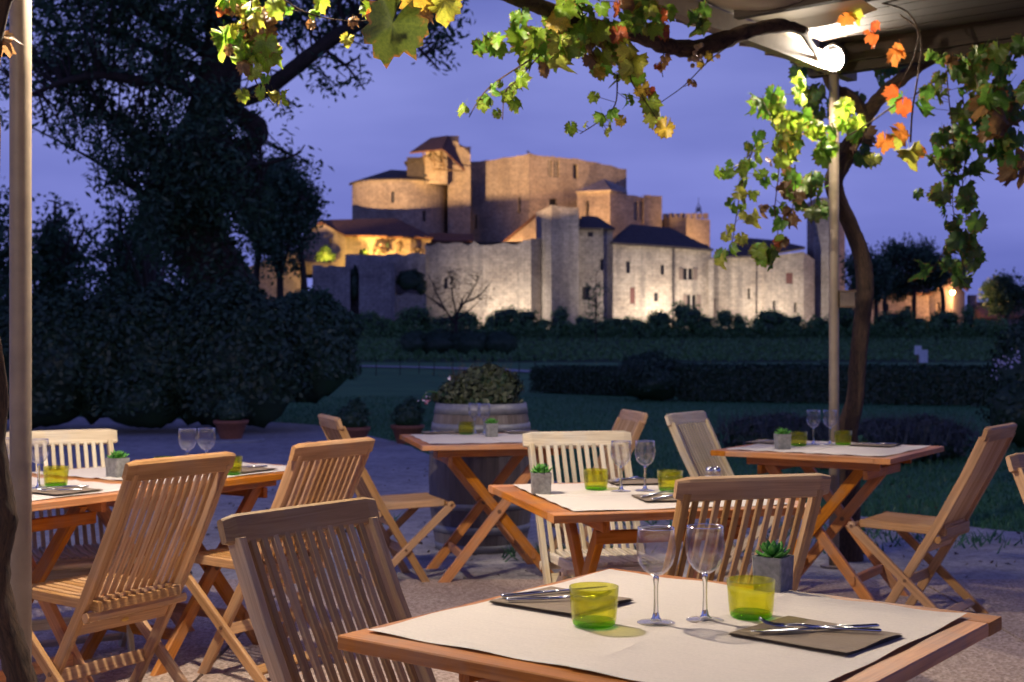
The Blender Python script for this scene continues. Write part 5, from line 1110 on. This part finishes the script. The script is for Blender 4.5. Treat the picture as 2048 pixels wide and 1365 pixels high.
C_ = [(gp_(1188, 1254), 'yellow green glass tumbler left on the nearest table'), (gp_(1502, 1238), 'yellow green glass tumbler right on the nearest table, beside the planter'), (gp_(1192, 981), 'yellow green tumbler left of the wine glasses on the middle table'),
      (gp_(1340, 984), 'yellow green tumbler half behind the chair back on the middle table'), (gp_(932, 870), 'yellow green tumbler on the back table'), (gp_(1597, 893), 'yellow green tumbler beside the planter on the right table'), (gp_(1686, 891), 'yellow green tumbler right of the wine glasses on the right table'),
      (gp_(112, 974), 'yellow green tumbler by the left post'), (gp_(330, 952), 'yellow green tumbler hidden behind the chair rail, left of the glass pair'), (gp_(462, 951), 'yellow green tumbler hidden behind the chair rail, right of the glass pair')]
for i, ((x, y), lab) in enumerate(C_):
    g = cu if i == 0 else copy_tree(cu, cum, (x, y, ZM), random.uniform(0, 3)); g.location = (x, y, ZM); tag(g, lab, 'tumbler', 'yellow green glass tumblers')
# ---- succulents in concrete cubes
def make_planter():
    root = empty('succulent_planter', (0, 0, 0)); s0, s1, h = .0285, .031, .066; ch = .003
    def sq(s, z): return [Vector((x * s, y * s, z)) for x, y in ((-1 + .1, -1), (1 - .1, -1), (1, -1 + .1), (1, 1 - .1), (1 - .1, 1), (-1 + .1, 1), (-1, 1 - .1), (-1, -1 + .1))]
    MB().loft([sq(s0, 0), sq(s1, h), sq(s1 - .005, h), sq(s1 - .006, h - .012)], True).build('pot', M['concrete'], root)
    MB().lathe([(.001, h - .006), (.023, h - .008), (.025, h - .012)], 10).build('soil', M['soil'], root)
    lf = MB(); secs = []
    for t, w, th, z in ((0, .003, .0015, 0), (.3, .006, .0025, .001), (.65, .0085, .0026, .004), (.85, .006, .002, .008), (1, .0006, .0006, .012)):
        secs.append([Vector((t * .034, w * math.cos(a), z + th * math.sin(a))) for a in np.linspace(0, 2 * math.pi, 7)[:-1]])
    lf.loft(secs); first = lf.build('leaf', M['succulent'], root, True)
    k = 0
    for ringi, (cnt, pitch, sc_) in enumerate(((8, 4, 1.05), (8, 26, .95), (6, 48, .75), (4, 70, .5))):
        for i in range(cnt):
            o = first if k == 0 else link(first.copy()); a = i * 360 / cnt + ringi * 23 + random.uniform(-8, 8)
            o.rotation_euler = (0, -R(pitch + random.uniform(-7, 7)), R(a)); s_ = sc_ * random.uniform(.85, 1.12); o.scale = (s_, s_, s_); o.location = (.002 * math.cos(R(a)), .002 * math.sin(R(a)), h - .004 + ringi * .003); k += 1
    return root
pl = make_planter(); plm = treemap(pl)
for i, ((x, y), a, lab) in enumerate([((gp_(1546, 1183)), -37, 'succulent in a dark grey concrete cube on the nearest table'), (gp_(1082, 989), 4, 'succulent in a concrete cube at the left corner of the middle table'), (gp_(983, 874), 10, 'succulent in a concrete cube on the back table'),
        (gp_(1565, 899), 8, 'succulent in a concrete cube on the right table'), (gp_(235, 955), 57, 'succulent in a concrete cube on the left tables, behind the chair rail')]):
    g = pl if i == 0 else copy_tree(pl, plm, (x, y, ZM), 0); g.location = (x, y, ZM); g.rotation_euler = (0, 0, R(a)); tag(g, lab, 'planter', 'succulents in concrete cubes')
    if i: g.scale = (1.12,) * 3
    else: g.scale = (1.1,) * 3
# ---- salt and pepper
for (px, py, lab) in ((1419, 966, 'left steel topped shaker on the middle table'), (1433, 966, 'right steel topped shaker on the middle table')):
    x, y = gp_(px, py); r = empty('shaker', (x, y, ZM), 0, lab, 'shaker', 'salt and pepper shakers')
    MB().lathe([(.001, 0), (.016, .001), (.017, .02), (.0145, .036), (.013, .037)], 16).build('glass_body', M['glass'], r, True); MB().lathe([(.001, .002), (.014, .003), (.0145, .022), (.001, .023)], 12).build('filling', M['white'], r, True)
    MB().lathe([(.0145, .036), (.0155, .04), (.0145, .05), (.009, .057), (.001, .059)], 16).build('cap', M['steel'], r, True)

# ================================================================ CHAIRS
def prof(z):   # forward distance of the stile centre at height z
    return float(np.interp(z, [0, .44, .70, .90], [.16, -.10, -.240, -.335]))
def make_chair():
    root = empty('folding_chair', (0, 0, 0)); mt = M['teak']; X = .203
    def b(name, pts, w, t, side, **k): return MB().bar(pts, w, t, side, **k).build(name, mt, root)
    zs = [0, .22, .44, .58, .70, .80, .865]
    for s in (-1, 1):
        pts = [Vector((s * X, prof(z), z)) for z in zs]; fw = Vector((0, 1, 0)); secs = []
        for p in pts:
            a, t_ = .021, .011; secs.append([p + Vector((x, y, 0)) for x, y in ((-t_ + .002, -a * 1.1), (t_ - .002, -a * 1.1), (t_, -a * .95), (t_, a * .95), (t_ - .002, a * 1.1), (-t_ + .002, a * 1.1), (-t_, a * .95), (-t_, -a * .95))])
        MB().loft(secs).build('stile', mt, root)
    # slats of the back share one mesh
    zz = [.405, .50, .60, .70, .78, .862]; secs = []
    for z in zz:
        p = Vector((0, prof(z) + .002, z)); secs.append([p + Vector((x, y, 0)) for x, y in ((-.0070, -.0075), (.0070, -.0075), (.0085, -.005), (.0085, .005), (.0070, .0075), (-.0070, .0075), (-.0085, .005), (-.0085, -.005))])
    first = MB().loft(secs).build('back_slat', mt, root)
    for i in range(11):
        o = first if i == 0 else link(first.copy()); o.location = (-.166 + i * .0332, 0, 0)
    # top rail, gently arched with rounded ends
    secs = []; n = 14
    for i in range(n + 1):
        t = i / n * 2 - 1; x = t * .235; e_ = max(0, abs(t) - .90) / .10; k = math.sqrt(max(.02, 1 - e_ * e_ * .93)); hgt = .033 * (.72 + .28 * k); zc_ = .878; y0 = prof(.88) - .004 * (1 - t * t)
        dd = .0155 * (.45 + .55 * k); ax = Vector((0, -.34, 1)).normalized(); ay = Vector((0, 1, .34)).normalized()
        secs.append([Vector((x, y0, zc_)) + ax * (hgt * c_) + ay * (dd * s_) for c_, s_ in ((-1, -.7), (-1, .7), (-.85, 1), (.8, 1), (1, .55), (1, -.55), (.8, -1), (-.85, -1))])
    MB().loft(secs).build('top_rail', mt, root, False)
    b('lower_rail', [(-.215, prof(.40) - .037, .392), (.215, prof(.40) - .037, .392)], .034, .026, (0, -.4, 1), ch=.009)
    cb = b('back_board', [(-.19, prof(.345) - .003, .345), (.19, prof(.345) - .003, .345)], .05, .018, (0, -.55, 1))
    MB().lathe([(.0, 0), (.010, .001), (.011, -.002)], 12, (0, 0, 0)).build('badge', M['brass'], root); bd = [o for o in kids(root) if o.name.startswith('badge')][0]; bd.location = (.0, prof(.345) - .015, .345); bd.rotation_euler = (R(118), 0, 0); bd.scale = (1.5, .8, 1)
    # seat
    for s in (-1, 1): b('seat_rail', [(s * .170, -.135, .425), (s * .170, .262, .435)], .036, .02, (0, 0, 1))
    sl = MB().bar([(0, -.125, .447), (0, .05, .441), (0, .25, .450)], .024, .012, (1, 0, 0), ch=.002).build('seat_slat', mt, root)
    for i in range(9):
        o = sl if i == 0 else link(sl.copy()); o.location = (-.138 + i * .0345, 0, 0)
    b('seat_front', [(-.17, .262, .432), (.17, .262, .432)], .036, .022, (0, 0, 1), ch=.006); b('seat_back', [(-.17, -.13, .424), (.17, -.13, .424)], .032, .02, (0, 0, 1))
    # legs run from the front of the seat down to the rear foot, outside the stiles
    for s in (-1, 1):
        x = s * (X + .024); MB().leg((x, .285, .425), (x, -.185, 0), .040, .020, (0, 1, 0), (1, 0, 0)).build('leg', mt, root)
        cap = MB().lathe([(.001, .011), (.0205, .0095), (.0215, 0), (.0205, -.0095), (.001, -.011)], 12).build('leg_end', mt, root, True); cap.rotation_euler = (0, R(90), 0); cap.location = (x, .285, .427)
        bo = MB().lathe([(.008, -.003), (.008, .003)], 10, cap=True).build('bolt', M['bolt'], root); bo.rotation_euler = (0, R(90), 0); bo.location = (x + s * .011, .03, .197)
        bo = MB().lathe([(.008, -.003), (.008, .003)], 10, cap=True).build('bolt', M['bolt'], root); bo.rotation_euler = (0, R(90), 0); bo.location = (x + s * .011, .285, .427)
    b('front_bar', [(-.225, .283, .43), (.225, .283, .43)], .022, .022, (0, 0, 1), ch=.007)
    b('stretcher', [(-.19, prof(.17) + .008, .17), (.19, prof(.17) + .008, .17)], .045, .016, (0, .3, 1)); b('rear_stretcher', [(-.215, -.135, .05), (.215, -.135, .05)], .04, .016, (0, 1, .9))
    return root
ch = make_chair(); chm = treemap(ch)
CH = [  # rail centre x, y, facing direction (deg), tint, label
 ((-.467, 2.955), -37.5, (.92, .93, .86), 'nearest slatted folding chair, bottom left, tucked against the nearest table'),
 ((.672, 3.66), 106, (.80, .70, .52), 'folding chair seen from behind between the nearest and middle tables'),  # tint darkened: the shade on its back is put into the wood colour
 ((-1.09, 4.29), 147.8, (1.08, .96, .86), 'folding chair turned away at left, with a small brass badge on its back'),
 ((-.687, 4.995), 147.8, (1.08, .92, .76), 'orange toned folding chair behind the bottom left chair, facing the left tables'),
 ((-1.92, 5.56), -62, (1.25, 1.6, 2.1), 'pale folding chair behind the left tables, facing the viewer'),
 ((.276, 5.48), -77, (1.32, 1.75, 2.4), 'pale folding chair facing the viewer across the middle table'),
 ((-.974, 7.06), 21, (1.0, .88, .76), 'folding chair in profile left of the back table'),
 ((.69, 7.55), 192, (1.0, .92, .92), 'folding chair at the right of the back table, only its back showing'),
 ((.95, 7.05), -33.4, (1.3, 1.65, 2.1), 'pale folding chair left of the right table'),
 ((2.215, 5.96), 144, (1.0, .86, .74), 'folding chair in profile at the right of the right table'),
 ((1.865, 4.47), -60, (1.0, .9, .8), 'folding chair cut by the right edge of the view')]
for i, ((x, y), a, tint, lab) in enumerate(CH):
    a = R(a); d = Vector((math.cos(a), math.sin(a), 0)); o = Vector((x, y, 0)) + d * .318; rz = a - math.pi / 2; o.z = 0 if o.y < 7.1 else -.018
    c = ch if i == 0 else copy_tree(ch, chm, o, rz); c.location = o; c.rotation_euler = (0, 0, rz); tag(c, lab, 'chair', 'slatted teak folding chairs')
    for k in kids(c): k.color = (*tint, 1)
for o in bpy.data.objects:
    if o.name.startswith(('frame_board', 'plank', 'apron', 'crossbar')) or (o.parent and o.parent.name.startswith('folding_table')): o.color = (1, 1, 1, 1)

# ================================================================ BARREL, POTS
bx, by = X_(962, 8.35), 8.35; r = empty('wine_barrel', (bx, by, -.018), 0, 'old grey oak wine barrel behind the back table, planted with flowers', 'barrel')
def br(z): return .285 + .050 * (1 - ((z - .46) / .46) ** 2)
n = 26; secs = []; w = math.pi / n * .985
for z in (0, .1, .25, .46, .67, .82, .92):
    q = br(z); secs.append([Vector((q * math.sin(a), q * math.cos(a) * -1, z)) for a in (-w, 0, w)] + [Vector(((q - .025) * math.sin(a), -(q - .025) * math.cos(a), z)) for a in (w, -w)])
st = MB().loft(secs).build('stave', M['stave'], r)
for i in range(n):
    o = st if i == 0 else link(st.copy()); o.rotation_euler = (0, 0, 2 * math.pi * i / n)
for z0, z1 in ((.005, .05), (.12, .165), (.27, .31), (.61, .65), (.755, .80), (.86, .925)):
    MB().lathe([(br(z0) - .002, z0), (br(z0) + .005, z0), (br(z1) + .005, z1), (br(z1) - .002, z1)], 40).build('hoop', M['hoop'], r, True)
MB().lathe([(.001, .86), (.27, .86)], 20).build('soil', M['soil'], r)
fl = bush('flowering_plant', [((bx, by, .95), (.28, .27, .16)), ((bx + .04, by - .05, 1.0), (.2, .2, .15)), ((bx - .12, by, .94), (.19, .2, .11))], 2600, .045, leafmat('olive foliage', (.06, .075, .035), .25), 'rounded bushy flowering plant growing in the barrel top', 'plant')
fl.location.z += 0
pts = [(random.uniform(-.22, .2), random.uniform(-.25, 0), 1.0 + random.uniform(-.02, .1)) for _ in range(9)]
leaf_mesh('flower', pts, None, rng.uniform(.015, .03, len(pts)), .9, M['flower'], fl)
p0 = [P(852 + random.gauss(0, 5), 800 + random.gauss(0, 6), 8.3) - fl.location for _ in range(20)]; leaf_mesh('trailing_flowers', [tuple(p) for p in p0[:13]], None, rng.uniform(.012, .022, 13), .9, M['flower'], fl, 'stuff'); leaf_mesh('trailing_blossom', [tuple(p) for p in p0[13:]], None, rng.uniform(.012, .022, 7), .9, M['flower_red'], fl, 'stuff')
MB().tube([(-.2, 0, .95), (-.33, -.05, .98), P(845, 795, 8.3) - fl.location], .004, 4).build('trailing_stem', M['leaf_mid'], fl)
mb = MB()
blades_pts = [(random.uniform(-.18, .18), random.uniform(-.15, .12), .98) for _ in range(260)]
o = blades('spikes', blades_pts, .2, M['leaf_brown'], lean=.3, w=.002); o.parent = fl
POTS = [(705, 16.8, .23, .24, 'terracotta pot with dark plant, middle of the row by the gravel edge'), (815, 17.2, .22, .24, 'terracotta pot with dark plant beside the barrel'), (462, 17.6, .23, .25, 'terracotta pot with dark plant before the hedge, standing on a stone disc')]
for i, (px, Y, rr_, hh, lab) in enumerate(POTS):
    z0 = .0 if i < 2 else .03; r = empty('potted_plant', (X_(px, Y), Y, z0 - .018), 0, lab, 'potted plant', 'potted plants at the gravel edge')
    MB().lathe([(rr_ * .62, 0), (rr_ * .92, hh * .8), (rr_, hh * .81), (rr_ * 1.02, hh), (rr_ * .9, hh), (rr_ * .85, hh * .88), (.01, hh * .88)], 24).build('pot', M['terracotta'], r, True)
    bush('x', [((0, 0, hh + .10), (rr_ * 1.0, rr_ * .95, .19)), ((rr_ * .2, 0, hh + .2), (rr_ * .6, rr_ * .6, .16))], 700, .06, M['leaf_dark'], None, None, parent=r)
o = MB().lathe([(.001, .03), (.43, .03), (.45, .018), (.45, -.02)], 28).build('stone_disc', M['pathm']); o.location = (X_(462, 17.6), 17.6, -.018); tag(o, 'round pale stone disc under the leftmost terracotta pot', 'paving stone')
